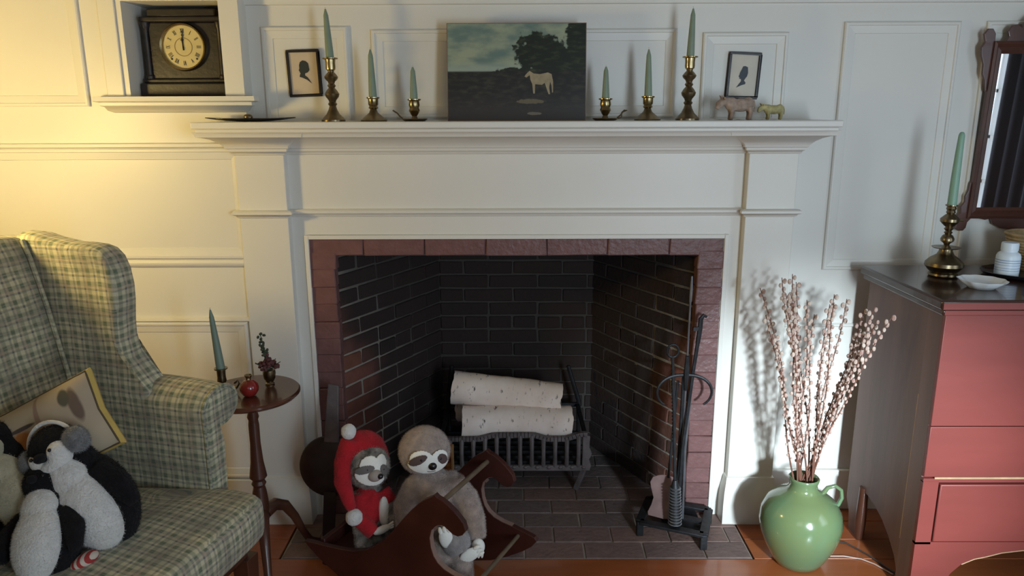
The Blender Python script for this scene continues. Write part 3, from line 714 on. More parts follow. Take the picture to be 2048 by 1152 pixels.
man = [(-10, -6), (-12, 0), (-14, 3), (-12, 8), (-12, 16), (-9, 24), (-2, 28), (6, 26), (12, 20), (13, 10), (14, 3), (9, -3), (2, -5), (1, -10), (8, -16), (18, -32), (6, -22), (-6, -16), (-13, -14), (-12, -8)]
man = [(a * k * 1.22 + .001, b_ * k * 1.2 + .006) for a, b_ in reversed(man)]
lady = [(3, 27), (-3, 26), (-6, 18), (-10, 8), (-11, 2), (-13, -3), (-10, -6), (-11, -9), (-6, -10), (-5, -16), (-9, -22), (-17, -35), (-4, -28), (7, -24), (8, -20), (3, -14), (6, -8), (10, -2), (12, 8), (11, 16), (10, 24)]
lady = [(a * k * 1.15, b_ * k * 1.08) for a, b_ in lady]
silhouette(-0.674, 1.531, 0.103, 0.145, -1.8, 'black-framed silhouette of a head on tan paper, left end of the mantel', 'paper', man, mat('silhouette_dark', (0.025, 0.032, 0.030), 0.7))
silhouette(0.722, 1.519, 0.101, 0.143, 2.6, 'black-framed tilted silhouette of a lady on cream paper, right end of the mantel', 'paper2', lady, mat('silhouette_gray', (0.06, 0.068, 0.085), 0.7), y=YW - 0.004)

# dark curved tray
tb = thing('dough_tray', 'thin dark curled wooden tray at the left end of the mantel shelf', 'tray', (-0.815, MY, SZ))
gr = []
for j in range(7):
    v = (j / 6 - 0.5) * 2; row_ = []
    for i in range(25):
        u = (i / 24 - 0.5) * 2; hw = 0.042 * math.sqrt(max(0.02, 1 - abs(u) ** 2.2))
        row_.append(Vector((u * 0.138, v * hw, 0.001 + 0.010 * abs(u) ** 2.4 + 0.007 * v * v * (1 - u * u))))
    gr.append(row_)
o = part('bowl', MB().sheet(gr), 'tray', tb, local=True); o.modifiers.new('t', 'SOLIDIFY').thickness = 0.003; o.modifiers['t'].offset = 1
o = part('walnut', MB().ell((-0.822, MY, SZ + 0.014), (0.014, 0.010, 0.010)), 'brass_dark', None, disp=0.002); tag(place(o), 'small brown nut lying in the thin dark tray on the mantel', 'nut')

# carved animals
def carved(name, x, label, s, m_, head_dark=None):
    t = thing(name, label, 'figurine', (x, MY + 0.01, SZ))
    s *= 1.10; mb = MB()
    mb.ell((0.004 * s, 0, 0.040 * s), (0.034 * s, 0.016 * s, 0.018 * s)); mb.ell((0.025 * s, 0, 0.043 * s), (0.016 * s, 0.015 * s, 0.019 * s)); mb.ell((-0.02 * s, 0, 0.042 * s), (0.018 * s, 0.015 * s, 0.019 * s))
    mb.tube([(-0.03 * s, 0, 0.048 * s), (-0.042 * s, 0, 0.050 * s), (-0.054 * s, 0, 0.042 * s), (-0.060 * s, 0, 0.030 * s)], [0.014 * s, 0.012 * s, 0.0105 * s, 0.006 * s])
    for lx in (-0.022, 0.028):
        for ly in (-0.009, 0.009):
            mb.tube([(lx * s, ly * s, 0.035 * s), (lx * s + 0.003 * s, ly * s, 0.018 * s), (lx * s, ly * s, 0.0005)], [0.0085 * s, 0.006 * s, 0.0052 * s])
    part('body', mb, m_, t, local=True, remesh=0.0022)
    for sy in (-1, 1):
        part('ear', MB().ell((-0.043 * s, sy * 0.012 * s, 0.058 * s), (0.003 * s, 0.006 * s, 0.004 * s)), m_, t, local=True)
        part('horn', MB().tube([(-0.047 * s, sy * 0.006 * s, 0.058 * s), (-0.051 * s, sy * 0.011 * s, 0.066 * s)], [0.003 * s, 0.001 * s], 6), m_, t, local=True)
    part('tail', MB().tube([(0.039 * s, 0, 0.052 * s), (0.044 * s, 0, 0.040 * s), (0.043 * s, 0, 0.022 * s)], [0.003 * s, 0.002 * s, 0.002 * s], 6), m_, t, local=True)
carved('cow_figurine', 0.682, 'larger pinkish-brown carved cow below the tilted silhouette on the mantel', 1.02, 'carved')
carved('calf_figurine', 0.788, 'smaller yellowish carved calf at the right end of the mantel', 0.70, 'carved2')

# ------------------------------------------------------------------ mantel clock in the niche
ck = thing('mantel_clock', 'black columned mantel clock with a round cream dial in the wall niche', 'clock', (-1.056, 0.08, NZ0 + 0.0015))
cx, zb = -1.056, NZ0 + 0.0015
CY = 0.045
part('base', MB().box(cx - 0.143, cx + 0.143, CY - 0.010, 0.17, zb, zb + 0.042), 'clock_case', ck, bevel=0.004)
part('base_step', MB().box(cx - 0.134, cx + 0.134, CY - 0.003, 0.165, zb + 0.042, zb + 0.056), 'clock_case', ck, bevel=0.005)
part('case', MB().box(cx - 0.110, cx + 0.110, CY + 0.012, 0.16, zb + 0.056, zb + 0.228), 'clock_case', ck, bevel=0.003)
part('cornice', MB().box(cx - 0.130, cx + 0.130, CY - 0.004, 0.165, zb + 0.228, zb + 0.244), 'clock_case', ck, bevel=0.004)
part('top', MB().box(cx - 0.108, cx + 0.108, CY + 0.006, 0.16, zb + 0.244, zb + 0.268), 'clock_case', ck, bevel=0.004)
for sx in (-1, 1):
    for dx in (0.117,):
        part('column', MB().lathe([(0.012, 0), (0.012, 0.008), (0.009, 0.012), (0.0085, 0.08), (0.0085, 0.150), (0.011, 0.156), (0.013, 0.164), (0.013, 0.172)], (cx + sx * dx, CY + 0.010, zb + 0.056), 14), 'clock_case', ck)
dz = zb + 0.153
bz = part('bezel', MB().lathe([(0.0745, 0), (0.0745, 0.012), (0.071, 0.018), (0.066, 0.014), (0.065, 0.006)], (cx, CY + 0.014, dz), 48, (0, -1, 0)), 'brass', ck)
dl = part('dial', MB().lathe([(0.0001, 0.0), (0.067, 0.0), (0.067, 0.007), (0.0001, 0.007)], (cx, CY + 0.014, dz), 48, (0, -1, 0)), 'dial', ck)
part('inner_ring', MB().lathe([(0.0265, 0), (0.0265, 0.0010), (0.0285, 0.0010), (0.0285, 0)], (cx, CY + 0.0068, dz), 40, (0, -1, 0), cap=False), mat('ring_brown', (0.26, 0.19, 0.08), 0.5), dl)
numer = {1: 'I', 2: 'II', 3: 'III', 4: 'IIII', 5: 'V', 6: 'VI', 7: 'VII', 8: 'VIII', 9: 'IX', 10: 'X', 11: 'XI', 12: 'XII'}
mb = MB(); ty = CY + 0.0062
for h, s_ in numer.items():
    a = math.pi / 2 - h * math.pi / 6; rad = Vector((math.cos(a), 0, math.sin(a))); tan = Vector((math.sin(a), 0, -math.cos(a)))
    adv = {'I': 0.0030, 'V': 0.0062, 'X': 0.0062}; tot = sum(adv[q] for q in s_); xx = -tot / 2; H = 0.0068
    ctr = Vector((cx, ty, dz)) + rad * 0.049
    def seg(x0, y0, x1, y1, w):
        mb.beam(ctr + tan * x0 + rad * y0, ctr + tan * x1 + rad * y1, 0.0008, w, up=(tan if abs(x1 - x0) < 1e-9 else tan))
    for q in s_:
        w = adv[q]; c0 = xx + w / 2
        if q == 'I': seg(c0, -H, c0, H, 0.0013)
        if q == 'V': seg(c0 - 0.0022, H, c0, -H, 0.0014); seg(c0 + 0.0022, H, c0, -H, 0.0009)
        if q == 'X': seg(c0 - 0.0022, H, c0 + 0.0022, -H, 0.0014); seg(c0 + 0.0022, H, c0 - 0.0022, -H, 0.0009)
        xx += w
part('numerals', mb, 'ink', dl, smooth=False)
hy = CY + 0.0045
def hand(name, ang, ln, w):
    a = math.pi / 2 - R(ang); d = Vector((math.cos(a), 0, math.sin(a))); t_ = Vector((d.z, 0, -d.x)); c0 = Vector((cx, hy, dz))
    pts = [-0.010, -w * 0.5, 0.3 * ln, 0.62 * ln, 0.72 * ln, 0.82 * ln, ln]; ws = [w * .5, w * .6, w * .35, w * .6, w * 1.6, w * .5, 0.0003]
    out = [c0 + d * p_ + t_ * q for p_, q in zip(pts, ws)] + [c0 + d * p_ - t_ * q for p_, q in reversed(list(zip(pts, ws)))]
    n = len(out); part(name, MB().add([v + Vector((0, -0.0006, 0)) for v in out] + [v + Vector((0, 0.0006, 0)) for v in out], [tuple(range(n)), tuple(range(2 * n - 1, n - 1, -1))] + [(i, (i + 1) % n, n + (i + 1) % n, n + i) for i in range(n)]), 'ink', ck, smooth=False)
hand('hour_hand', -4, 0.030, 0.0038); hand('minute_hand', 1, 0.050, 0.0026)
for sx in (-1, 1): part('winding_hole', MB().lathe([(0.0001, 0), (0.0034, 0), (0.0034, 0.001), (0.0001, 0.001)], (cx + sx * 0.040, CY + 0.0068, dz - 0.036), 14, (0, -1, 0)), 'ink', dl)

# ------------------------------------------------------------------ grate and logs
gt = thing('fire_grate', 'gray cast-iron basket grate standing in the fireplace', 'grate', (0, 0.25, 0))
GX0, GX1, GY0, GY1, GZ = -0.285, 0.262, 0.155, 0.46, 0.105
def wavy(x):
    u = (x - GX0) / (GX1 - GX0)
    b_ = 0.222
    if 0.27 < u < 0.73:
        e = min((u - 0.27) / 0.09, (0.73 - u) / 0.09, 1); b_ += 0.016 * e
    if u > 0.86: b_ += 0.020 * min(1, (u - 0.86) / 0.1)
    return b_
xs = [GX0 + (GX1 - GX0) * i / 40 for i in range(41)]
gr = MB()
for a, b_ in zip(xs, xs[1:]): gr.beam((a - 0.001, GY0, wavy(a)), (b_ + 0.001, GY0, wavy(b_)), 0.016, 0.016)
part('front_rail', gr, 'iron_gray', gt)
part('bottom_rail', MB().beam((GX0 + 0.02, GY0, GZ), (GX1 - 0.01, GY0, GZ), 0.014, 0.022), 'iron_gray', gt, bevel=0.002)
for i in range(12):
    x = GX0 + 0.035 + i * 0.0437
    mb = MB(); pts = [(x, GY0 - 0.012 * math.sin(math.pi * q / 5), GZ + 0.008 + (wavy(x) - GZ - 0.012) * q / 5) for q in range(6)]
    mb.tube(pts, [0.0095, 0.0085, 0.0080, 0.0080, 0.0088, 0.010], 8)
    part('bar', mb, 'iron_gray', gt)
    part('knuckle', MB().ell((x + 0.021, GY0 - 0.004, GZ + 0.004), (0.010, 0.009, 0.008), 10, 6), 'iron_gray', gt)
for sx, x in ((-1, GX0 + 0.004), (1, GX1 - 0.006)):
    ol = [(x - 0.012, 0.095), (x + 0.018, 0.095), (x + 0.024, 0.115), (x + 0.016, 0.14), (x + 0.026, 0.165), (x + 0.016, 0.19), (x + 0.018, 0.235), (x - 0.010, 0.240)]
    part('end_plate', MB().prism(ol, lambda a, b_, k: (a, GY0 + 0.012 - 0.020 * k, b_)), 'iron_gray', gt, bevel=0.003)
    part('leg', MB().beam((x, GY0 + 0.01, 0.10), (x - sx * 0.030, GY0 + 0.030, 0.0), 0.016, 0.020), 'iron_gray', gt, bevel=0.002)
    part('leg', MB().beam((x, GY1, 0.12), (x, GY1, 0.0), 0.016, 0.018), 'iron', gt)
    part('side_rail', MB().beam((x, GY0, 0.235), (x + sx * -0.005, GY1, 0.235), 0.014, 0.014), 'iron', gt)
    part('back_upright', MB().tube([(x, GY1, 0.10), (x + sx * 0.0, GY1, 0.25), (x + (0.015 if sx < 0 else -0.045), GY1 + 0.01, 0.40)], [0.008, 0.009, 0.008], 8), 'iron', gt)
for i in range(7):
    y_ = GY0 + 0.03 + i * 0.044; part('floor_bar', MB().beam((GX0, y_, GZ + 0.008), (GX1, y_, GZ + 0.008), 0.014, 0.014), 'iron', gt)
part('back_rail', MB().beam((GX0, GY1, 0.235), (GX1, GY1, 0.235), 0.014, 0.016), 'iron', gt)
def log(a, b_, r, label, seed):
    rnd = random.Random(seed); a, b_ = Vector(a), Vector(b_); L_ = (b_ - a).length; t = thing('birch_log', label, 'log', tuple((a + b_) / 2 - Vector((0, 0, r))))
    q = Vector((1, 0, 0)).rotation_difference((b_ - a).normalized()); n = 36; m_ = 30; vs = []; fs = []
    for i in range(m_ + 1):
        k_ = i / m_
        for j in range(n):
            an = 2 * math.pi * j / n
            rr = r * (1 + 0.05 * noise.noise(Vector((k_ * 3, math.cos(an) + seed, math.sin(an)))) + 0.035 * noise.noise(Vector((k_ * 12, 2 * math.cos(an), 2 * math.sin(an) + seed))))
            xe = (k_ - 0.5) * L_ + (0.008 * noise.noise(Vector((math.cos(an) * 2, math.sin(an) * 2, i + seed))) if i in (0, m_) else 0)
            vs.append((xe, rr * math.cos(an), rr * math.sin(an)))
    for i in range(m_):
        for j in range(n): fs.append((i * n + j, i * n + (j + 1) % n, (i + 1) * n + (j + 1) % n, (i + 1) * n + j))
    bark = part('bark', MB().add(vs, fs), 'birch', t, local=True); 
    bark.location = (0, 0, r); bark.rotation_euler = q.to_euler()
    for e in (0, m_):
        ring = vs[e * n:(e + 1) * n]; sx = -1 if e == 0 else 1
        c0 = Vector((sum(v[0] for v in ring) / n, 0, 0)) - Vector((sx * 0.003, 0, 0))
        cut = part('cut_end', MB().add([c0] + [Vector(v) * 1 - Vector((sx * 0.002, v[1] * 0.02, v[2] * 0.02)) for v in ring], [(0, 1 + j, 1 + (j + 1) % n) for j in range(n)]), 'endgrain', t, local=True)
        cut.location = (0, 0, r); cut.rotation_euler = q.to_euler()
    # a stub of bark
    return t
log((-0.205, 0.222, 0.262), (0.208, 0.232, 0.256), 0.062, 'birch log lying at the front of the grate, lower one', 4)
log((-0.238, 0.385, 0.255), (0.150, 0.365, 0.262), 0.060, 'birch log at the back of the grate, mostly hidden behind the other two', 11)
log((-0.246, 0.310, 0.368), (0.172, 0.285, 0.325), 0.065, 'birch log lying on top of the other logs in the grate', 8)

# ------------------------------------------------------------------ fire tools
tsn = thing('tool_stand', 'black iron fire-tool stand with a square footed base and curved horns', 'fire tool stand', (0.55, -0.09, 0))
FLc, FRc, BRc, BLc = Vector((0.419, -0.132, 0.05)), Vector((0.615, -0.215, 0.05)), Vector((0.672, -0.055, 0.05)), Vector((0.480, 0.025, 0.05))
ctr = (FLc + FRc + BRc + BLc) / 4
for a, b_ in ((FLc, FRc), (FRc, BRc), (BRc, BLc), (BLc, FLc)):
    part('base_bar', MB().beam(a, b_, 0.030, 0.010), 'iron', tsn, bevel=0.002)
    part('foot', MB().beam(a + Vector((0, 0, 0.003)), Vector((a.x, a.y, 0)), 0.022, 0.022), 'iron', tsn, bevel=0.002)
part('pan', MB().box(0.50, 0.63, -0.155, -0.02, 0.030, 0.036), 'iron', tsn)
part('cross_bar', MB().beam((FLc + BLc) / 2, (FRc + BRc) / 2, 0.024, 0.008), 'iron', tsn)
top = Vector((0.560, -0.045, 0.0))
pc = Vector((0.556, -0.06, 0.05))
part('post', MB().tube([pc, pc + Vector((0.002, 0, 0.2)), pc + Vector((0.004, 0.0, 0.505))], 0.0065, 10), 'iron', tsn)
hz_ = 0.558
for sx in (-1, 1):
    pts = []
    for i in range(15):
        a = R(95 - i * 15.0)
        pts.append(pc + Vector((sx * (0.012 + 0.040 + 0.046 * math.cos(a + 0) if False else sx * 0) , 0, 0)))
    cxh = 0.046
    pts = [pc + Vector((0.004 + sx * (0.006 + 0.085 * math.sin(R(th)) ** 0.8), -0.01 - 0.01 * math.sin(R(th)), 0.505 - 0.058 * (1 - math.cos(R(th))))) for th in range(0, 141, 10)]
    e = pts[-1]
    part('horn', MB().tube([tuple(p) for p in pts], [0.006 - 0.0022 * i / len(pts) for i in range(len(pts))], 8), 'iron', tsn)
def tool(name, label, builder):
    t = thing(name, label, name.replace('_', ' '), (0, 0, 0)); builder(t); return t
def move_root(t, loc):
    t.location = loc
# long rod
t = thing('poker', 'long thin steel rod poker, the tallest of the fire tools', 'poker', (0.562, -0.085, 0.055))
part('shaft', MB().tube([(0.562, -0.085, 0.055), (0.568, -0.060, 0.55), (0.572, -0.045, 0.80)], 0.0035, 8), 'steel', t)
part('handle', MB().tube([(0.572, -0.045, 0.80), (0.5735, -0.042, 0.84), (0.574, -0.040, 0.885)], [0.0045, 0.0055, 0.003], 10), 'steel', t)
part('tip', MB().tube([(0.566, -0.068, 0.50), (0.5655, -0.070, 0.56), (0.566, -0.068, 0.62)], [0.006, 0.010, 0.006], 8), 'iron', t)
# loop-handled brush
t = thing('hearth_brush', 'hearth brush with a ring handle and ribbed black head', 'brush', (0.530, -0.150, 0.06))
part('shaft', MB().tube([(0.527, -0.150, 0.20), (0.524, -0.105, 0.42), (0.520, -0.058, 0.613)], [0.0055, 0.0055, 0.005], 8), 'iron', t)
mb = MB()
for i in range(22):
    k_ = i / 21; c0 = Vector((0.527, -0.150, 0.20)).lerp(Vector((0.520, -0.060, 0.600)), 0.35 + 0.6 * k_); mb.ell(c0, (0.0068, 0.0068, 0.0045), 8, 5)
part('twist', mb, 'iron', t)
ring = [(0.520 + 0.019 * math.cos(a_), -0.056, 0.634 + 0.022 * math.sin(a_)) for a_ in [2 * math.pi * i / 20 for i in range(21)]]
part('ring_handle', MB().tube(ring, 0.0042, 8, False), 'iron', t)
mb = MB(); a0, a1 = Vector((0.527, -0.151, 0.215)), Vector((0.530, -0.166, 0.062))
mb.tube([a0, a0.lerp(a1, .2), a0.lerp(a1, .6), a1], [0.008, 0.015, 0.020, 0.021], 14)
part('brush_head', mb, 'iron', t)
mb = MB()
for i in range(13):
    c0 = a0.lerp(a1, 0.18 + 0.8 * i / 12); mb.lathe([(0.0175 + .004 * i / 12, -0.002), (0.0205 + .003 * i / 12, 0), (0.0175 + .004 * i / 12, 0.002)], c0, 14)
part('binding', mb, 'steel', t)
# shovel standing on its blade
t = thing('fire_shovel', 'rusty pinkish fire shovel with a waisted blade resting on the tool stand', 'shovel', (0.50, -0.140, 0.056))
half_ = [(0.0, 0.0), (0.044, 0.0), (0.046, 0.012), (0.036, 0.04), (0.031, 0.065), (0.040, 0.095), (0.044, 0.115), (0.036, 0.135), (0.018, 0.145), (0.006, 0.148)]
ol = half_ + [(-a, b_) for a, b_ in reversed(half_[1:])]
sm = Matrix.Translation((0.507, -0.128, 0.057)) @ Matrix.Rotation(R(-14), 4, 'X') @ Matrix.Rotation(R(4), 4, 'Y') @ Matrix.Rotation(R(-20), 4, 'Z')
part('blade', MB().prism(ol, lambda a, b_, k: tuple(sm @ Vector((a * 1.2 - 0.010, (0.004 if k == 0 else 0.0) + 1.6 * a * a * 4, b_)))), 'shovel', t, bevel=0.0015)
p0 = sm @ Vector((0, 0.003, 0.14))
part('shaft', MB().tube([p0, p0.lerp(Vector((0.548, -0.03, 0.50)), .5), (0.548, -0.03, 0.52)], 0.0045, 8), 'iron', t)
# hooked fork
t = thing('fire_fork', 'black iron fire fork with a hooked and barred top leaning against the jamb', 'fire fork', (0.566, -0.12, 0.055))
part('shaft', MB().tube([(0.548, -0.125, 0.055), (0.560, -0.095, 0.30), (0.590, -0.060, 0.56), (0.603, -0.048, 0.66)], [0.006, 0.006, 0.006, 0.007], 8), 'iron', t)
part('hook', MB().tube([(0.603, -0.048, 0.66), (0.609, -0.044, 0.71), (0.611, -0.040, 0.740), (0.620, -0.040, 0.752), (0.630, -0.042, 0.747)], [0.008, 0.0085, 0.008, 0.0065, 0.004], 8), 'iron', t)
part('cross_piece', MB().beam((0.585, -0.047, 0.708), (0.609, -0.045, 0.708), 0.008, 0.012), 'iron', t)
part('tong_leg', MB().tube([(0.566, -0.12, 0.055), (0.570, -0.09, 0.30), (0.588, -0.060, 0.54)], 0.0045, 8), 'steel', t)

# ------------------------------------------------------------------ cast-iron pan at the left jamb
t = thing('iron_pan', 'dark round iron pan with upright handle in the left corner of the fireplace', 'pan', (-0.632, -0.12, 0))
pmx = Matrix.Translation((-0.632, -0.135, 0.142)) @ Matrix.Rotation(R(-9), 4, 'X') @ Matrix.Rotation(R(3), 4, 'Y')
mb = MB().lathe([(0.0001, 0.006), (0.060, 0.005), (0.090, 0.001), (0.103, -0.006), (0.106, -0.012), (0.100, -0.014), (0.0001, -0.008)], (-0.004, 0, 0.105), 44, (0, -1, 0)); 
part('pan', tl(mb, pmx), 'castpan', t)
part('handle', tl(MB().prism([(-0.026, 0.19), (0.024, 0.19), (0.020, 0.30), (0.018, 0.385), (-0.018, 0.390), (-0.022, 0.30)], lambda a, b_, k: (a, 0.004 - 0.010 * k, b_)), pmx), 'iron_gray', t, bevel=0.003)
part('foot', tl(MB().box(-0.02, 0.02, -0.006, 0.006, -0.140, 0.02), pmx), 'castpan', t)
# printed carton behind the sloth
t = thing('matchbox', 'tall orange printed carton behind the larger sloth toy', 'box', (-0.237, -0.10, 0))
part('carton', MB().box(-0.300, -0.214, -0.13, -0.09, 0.0, 0.315), 'carton', t, smooth=False)
part('edge_band', MB().box(-0.219, -0.2135, -0.1305, -0.0895, 0.0, 0.3155), mat('carton_edge', (0.45, 0.27, 0.12), 0.6), t, smooth=False)

# ------------------------------------------------------------------ rocking horse seat
RH = thing('rocking_horse', 'small dark red wooden rocking horse seat with two horse-shaped sides', 'rocking horse', (-0.369, -0.347, 0), math.atan2(-0.431, 0.902))
low = [(-.225, .128), (-.19, .100), (-.15, .076), (-.10, .048), (-.05, .024), (0, .008), (.05, .001), (.09, 0.0), (.14, .003), (.19, .012), (.25, .030), (.31, .060), (.36, .092), (.39, .116), (.408, .140)]
upp = [(.400, .150), (.36, .160), (.324, .169), (.29, .175), (.263, .184), (.243, .198), (.23, .216), (.222, .240), (.219, .269), (.226, .295), (.236, .307), (.247, .315), (.258, .318), (.268, .316), (.281, .307), (.294, .299), (.308, .297), (.322, .304), (.333, .320), (.327, .341), (.312, .357), (.299, .369), (.281, .382), (.262, .393), (.248, .397), (.238, .405), (.230, .397), (.205, .381), (.185, .364), (.16, .338), (.14, .314), (.118, .286), (.09, .250), (.05, .208), (.0, .172), (-.05, .154), (-.10, .147), (-.15, .143), (-.20, .141), (-.235, .138)]
for k_ in (-0.15, 0.15):
    sd = part('side_board', MB().prism(low + upp, lambda a, b_, k: (a, k_ + (0.009 if k == 0 else -0.009), b_)), 'horse', RH, local=True, smooth=False, bevel=0.002)
    # window light on the chest and rocker edge, painted as a paler strip
    ed = upp[2:13]; mb = MB()
    for a, b_ in zip(ed, ed[1:]): mb.beam((a[0] + .0004, k_, a[1] + .0006), (b_[0] + .0004, k_, b_[1] + .0006), 0.0165, 0.0015, up=(0.7, 0, 0.7))
    part('worn_and_lit_edge', mb, 'edge_gray', sd, local=True, smooth=False)
part('seat', MB().box(-0.17, 0.19, -0.141, 0.141, 0.095, 0.113), 'horse', RH, local=True, bevel=0.003)
part('back_board', MB().box(-0.190, -0.172, -0.141, 0.141, 0.08, 0.20) if False else MB().box(-0.186, -0.170, -0.141, 0.141, 0.060, 0.150), 'horse', RH, local=True, bevel=0.003)
part('handle_rod', MB().tube([(0.241, -0.155, 0.367), (0.241, 0.160, 0.367)], 0.0075, 12), 'rod', RH, local=True)
part('foot_rod', MB().tube([(0.345, -0.155, 0.142), (0.345, 0.160, 0.142)], 0.0065, 12), 'rod', RH, local=True)

# ------------------------------------------------------------------ plush toys
def felt(name, outline, fn, m_, parent, thick=0.003): ...
def shell(name, c, r, u0, u1, v0, v1, m_, parent, lift=0.0015, rot=None, fn=None, n=18):
    """A patch of felt lying on the ellipsoid (c, r): fn(u, v) tells whether that spot is covered; u = azimuth from the front, v = elevation."""
    vs = {}; fs = []; c = Vector(c)
    def P_(i, j):
        u = u0 + (u1 - u0) * i / n; v = v0 + (v1 - v0) * j / n
        d = Vector((math.sin(u) * math.cos(v) * r[0], -math.cos(u) * math.cos(v) * r[1], math.sin(v) * r[2]))
        d = d * (1 + lift / max(1e-6, d.length))
        if rot: d = rot.to_3x3() @ d
        return c + d
    idx = {}; V = []
    def gid(i, j):
        if (i, j) not in idx: idx[(i, j)] = len(V); V.append(P_(i, j))
        return idx[(i, j)]
    for i in range(n):
        for j in range(n):
            u = u0 + (u1 - u0) * (i + .5) / n; v = v0 + (v1 - v0) * (j + .5) / n
            if fn is None or fn(u, v): fs.append((gid(i, j), gid(i + 1, j), gid(i + 1, j + 1), gid(i, j + 1)))
    o = part(name, MB().add(V, fs), m_, parent, local=True); s_ = o.modifiers.new('t', 'SOLIDIFY'); s_.thickness = 0.002; s_.offset = 1
    return o
def elp(u, v, cu, cv, a, b_, rot=0):
    du, dv = u - cu, v - cv; c_, s_ = math.cos(rot), math.sin(rot); x = du * c_ + dv * s_; y = -du * s_ + dv * c_
    return (x / a) ** 2 + (y / b_) ** 2 < 1

# big gray sloth; origin on the seat
SL = thing('plush_sloth', 'large gray-brown plush sloth with a white face sitting on the rocking horse', 'plush toy', (-0.245, -0.385, 0.1135), R(8))
hc = (-0.028, -0.004, 0.325); hr = (0.076, 0.068, 0.072)
mb = MB()
mb.ell((0.052, -0.008, 0.215), (0.037, 0.036, 0.036)); mb.ell((-0.055, -0.008, 0.215), (0.036, 0.035, 0.035)); mb.ell((0, 0, 0.10), (0.088, 0.070, 0.100)); mb.ell((-0.005, 0, 0.185), (0.074, 0.060, 0.075)); mb.ell(hc, hr)
mb.tube([(0.055, -0.01, 0.215), (0.092, -0.03, 0.175), (0.112, -0.055, 0.120), (0.118, -0.085, 0.070)], [0.036, 0.036, 0.033, 0.026], 14)
mb.tube([(-0.06, -0.01, 0.215), (-0.092, -0.03, 0.165), (-0.088, -0.060, 0.110), (-0.060, -0.080, 0.080)], [0.034, 0.034, 0.030, 0.024], 14)
mb.tube([(0.035, -0.02, 0.045), (0.060, -0.08, 0.035), (0.068, -0.125, 0.010), (0.072, -0.145, -0.02)], [0.042, 0.040, 0.034, 0.030], 14)
mb.tube([(-0.035, -0.02, 0.045), (-0.012, -0.09, 0.035), (0.012, -0.130, 0.014)], [0.042, 0.038, 0.034], 14)
body = part('body', mb, 'sloth', SL, local=True, remesh=0.0055, disp=0.004)
HR = Matrix.Rotation(R(4), 4, 'Y')
def in_face(u, v): return (elp(u, v, 0.17, -0.22, 0.80, 0.36) or elp(u, v, -0.14, 0.05, 0.42, 0.34, 0.15) or elp(u, v, 0.56, 0.04, 0.36, 0.33))
fc = shell('face_patch', hc, hr, -0.8, 1.1, -0.75, 0.6, 'white_felt', SL, 0.005, HR, in_face, 60)
shell('eye_patch', hc, hr, -0.7, 0.2, -0.4, 0.4, 'eye_brown', SL, 0.0075, HR, lambda u, v: elp(u, v, -0.25, 0.02, 0.36, 0.15, 0.55), 36)
shell('eye_patch', hc, hr, 0.2, 1.1, -0.4, 0.5, 'eye_brown', SL, 0.0075, HR, lambda u, v: elp(u, v, 0.66, 0.02, 0.24, 0.16, -0.75), 36)
def onhead(u, v, k_=1.0, c=hc, r=hr, rot=HR):
    d = Vector((math.sin(u) * math.cos(v) * r[0], -math.cos(u) * math.cos(v) * r[1], math.sin(v) * r[2])); return Vector(c) + rot.to_3x3() @ (d * k_)
for u in (-0.12, 0.56): part('eye', MB().ell(onhead(u, 0.06, 1.09), 0.0050, 12, 8), 'nose', SL, local=True)
part('nose', MB().ell(onhead(0.27, -0.19, 1.13), (0.0125, 0.009, 0.0115), 16, 10), 'nose', SL, local=True)
part('mouth', MB().tube([onhead(0.27 + a, -0.46 + 1.2 * a * a, 1.115) for a in (-0.16, -0.1, -0.05, 0, 0.05, 0.1, 0.16)], 0.0009, 6), 'eye_brown', SL, local=True)
for (x, y_, z, rr) in ((0.118, -0.105, 0.058, (0.020, 0.016, 0.026)), (-0.052, -0.094, 0.072, (0.018, 0.016, 0.022))):
    part('hand', MB().ell((x, y_, z), rr), 'white_felt', SL, local=True)
    for d in (-0.010, 0.0, 0.010): part('claw', MB().ell((x + d, y_ - 0.010, z - 0.018), (0.0050, 0.006, 0.014), 10, 8), 'white_felt', SL, local=True)
for (x, y_, z, rx_) in ((0.024, -0.128, 0.108, -8), (0.092, -0.134, 0.052, 62)):
    q = Matrix.Rotation(R(rx_), 4, 'Y')
    part('sole', MB().ell((x, y_, z), (0.020, 0.010, 0.032), rot=q), 'white_felt', SL, local=True)
    for d in (-0.012, 0.0, 0.012):
        p_ = q.to_3x3() @ Vector((d, -0.003, 0.028)); part('claw', MB().ell(Vector((x, y_, z)) + p_, (0.006, 0.006, 0.012), 10, 8, rot=q), 'white_felt', SL, local=True)
mb = MB(); mb.tube([(0.040, -0.085, 0.105), (0.055, -0.105, 0.080), (0.066, -0.112, 0.055)], [0.036, 0.042, 0.036], 14)
part('lower_leg', mb, 'sloth_leg', SL, local=True, remesh=0.005, disp=0.003)

# Santa sloth
SA = thing('plush_sloth', 'small mottled plush sloth wearing a red Santa hat and red vest', 'plush toy', (-0.440, -0.370, 0.1135), R(18)); SA.scale = (1.08, 1.08, 1.08)
hc2 = (-0.006, -0.012, 0.252); hr2 = (0.057, 0.050, 0.062)
mb = MB(); mb.ell((0, 0, 0.060), (0.055, 0.050, 0.062)); mb.ell((0, 0, 0.13), (0.042, 0.038, 0.06)); mb.ell(hc2, hr2)
mb.tube([(0.03, -0.01, 0.165), (0.052, -0.035, 0.12), (0.056, -0.060, 0.085)], [0.022, 0.020, 0.016], 12)
mb.tube([(-0.03, -0.01, 0.165), (-0.046, -0.035, 0.12), (-0.010, -0.066, 0.080)], [0.022, 0.020, 0.016], 12)
mb.tube([(0.025, -0.02, 0.03), (0.045, -0.060, 0.022)], [0.030, 0.022], 12); mb.tube([(-0.025, -0.02, 0.03), (-0.03, -0.060, 0.018)], [0.030, 0.024], 12)
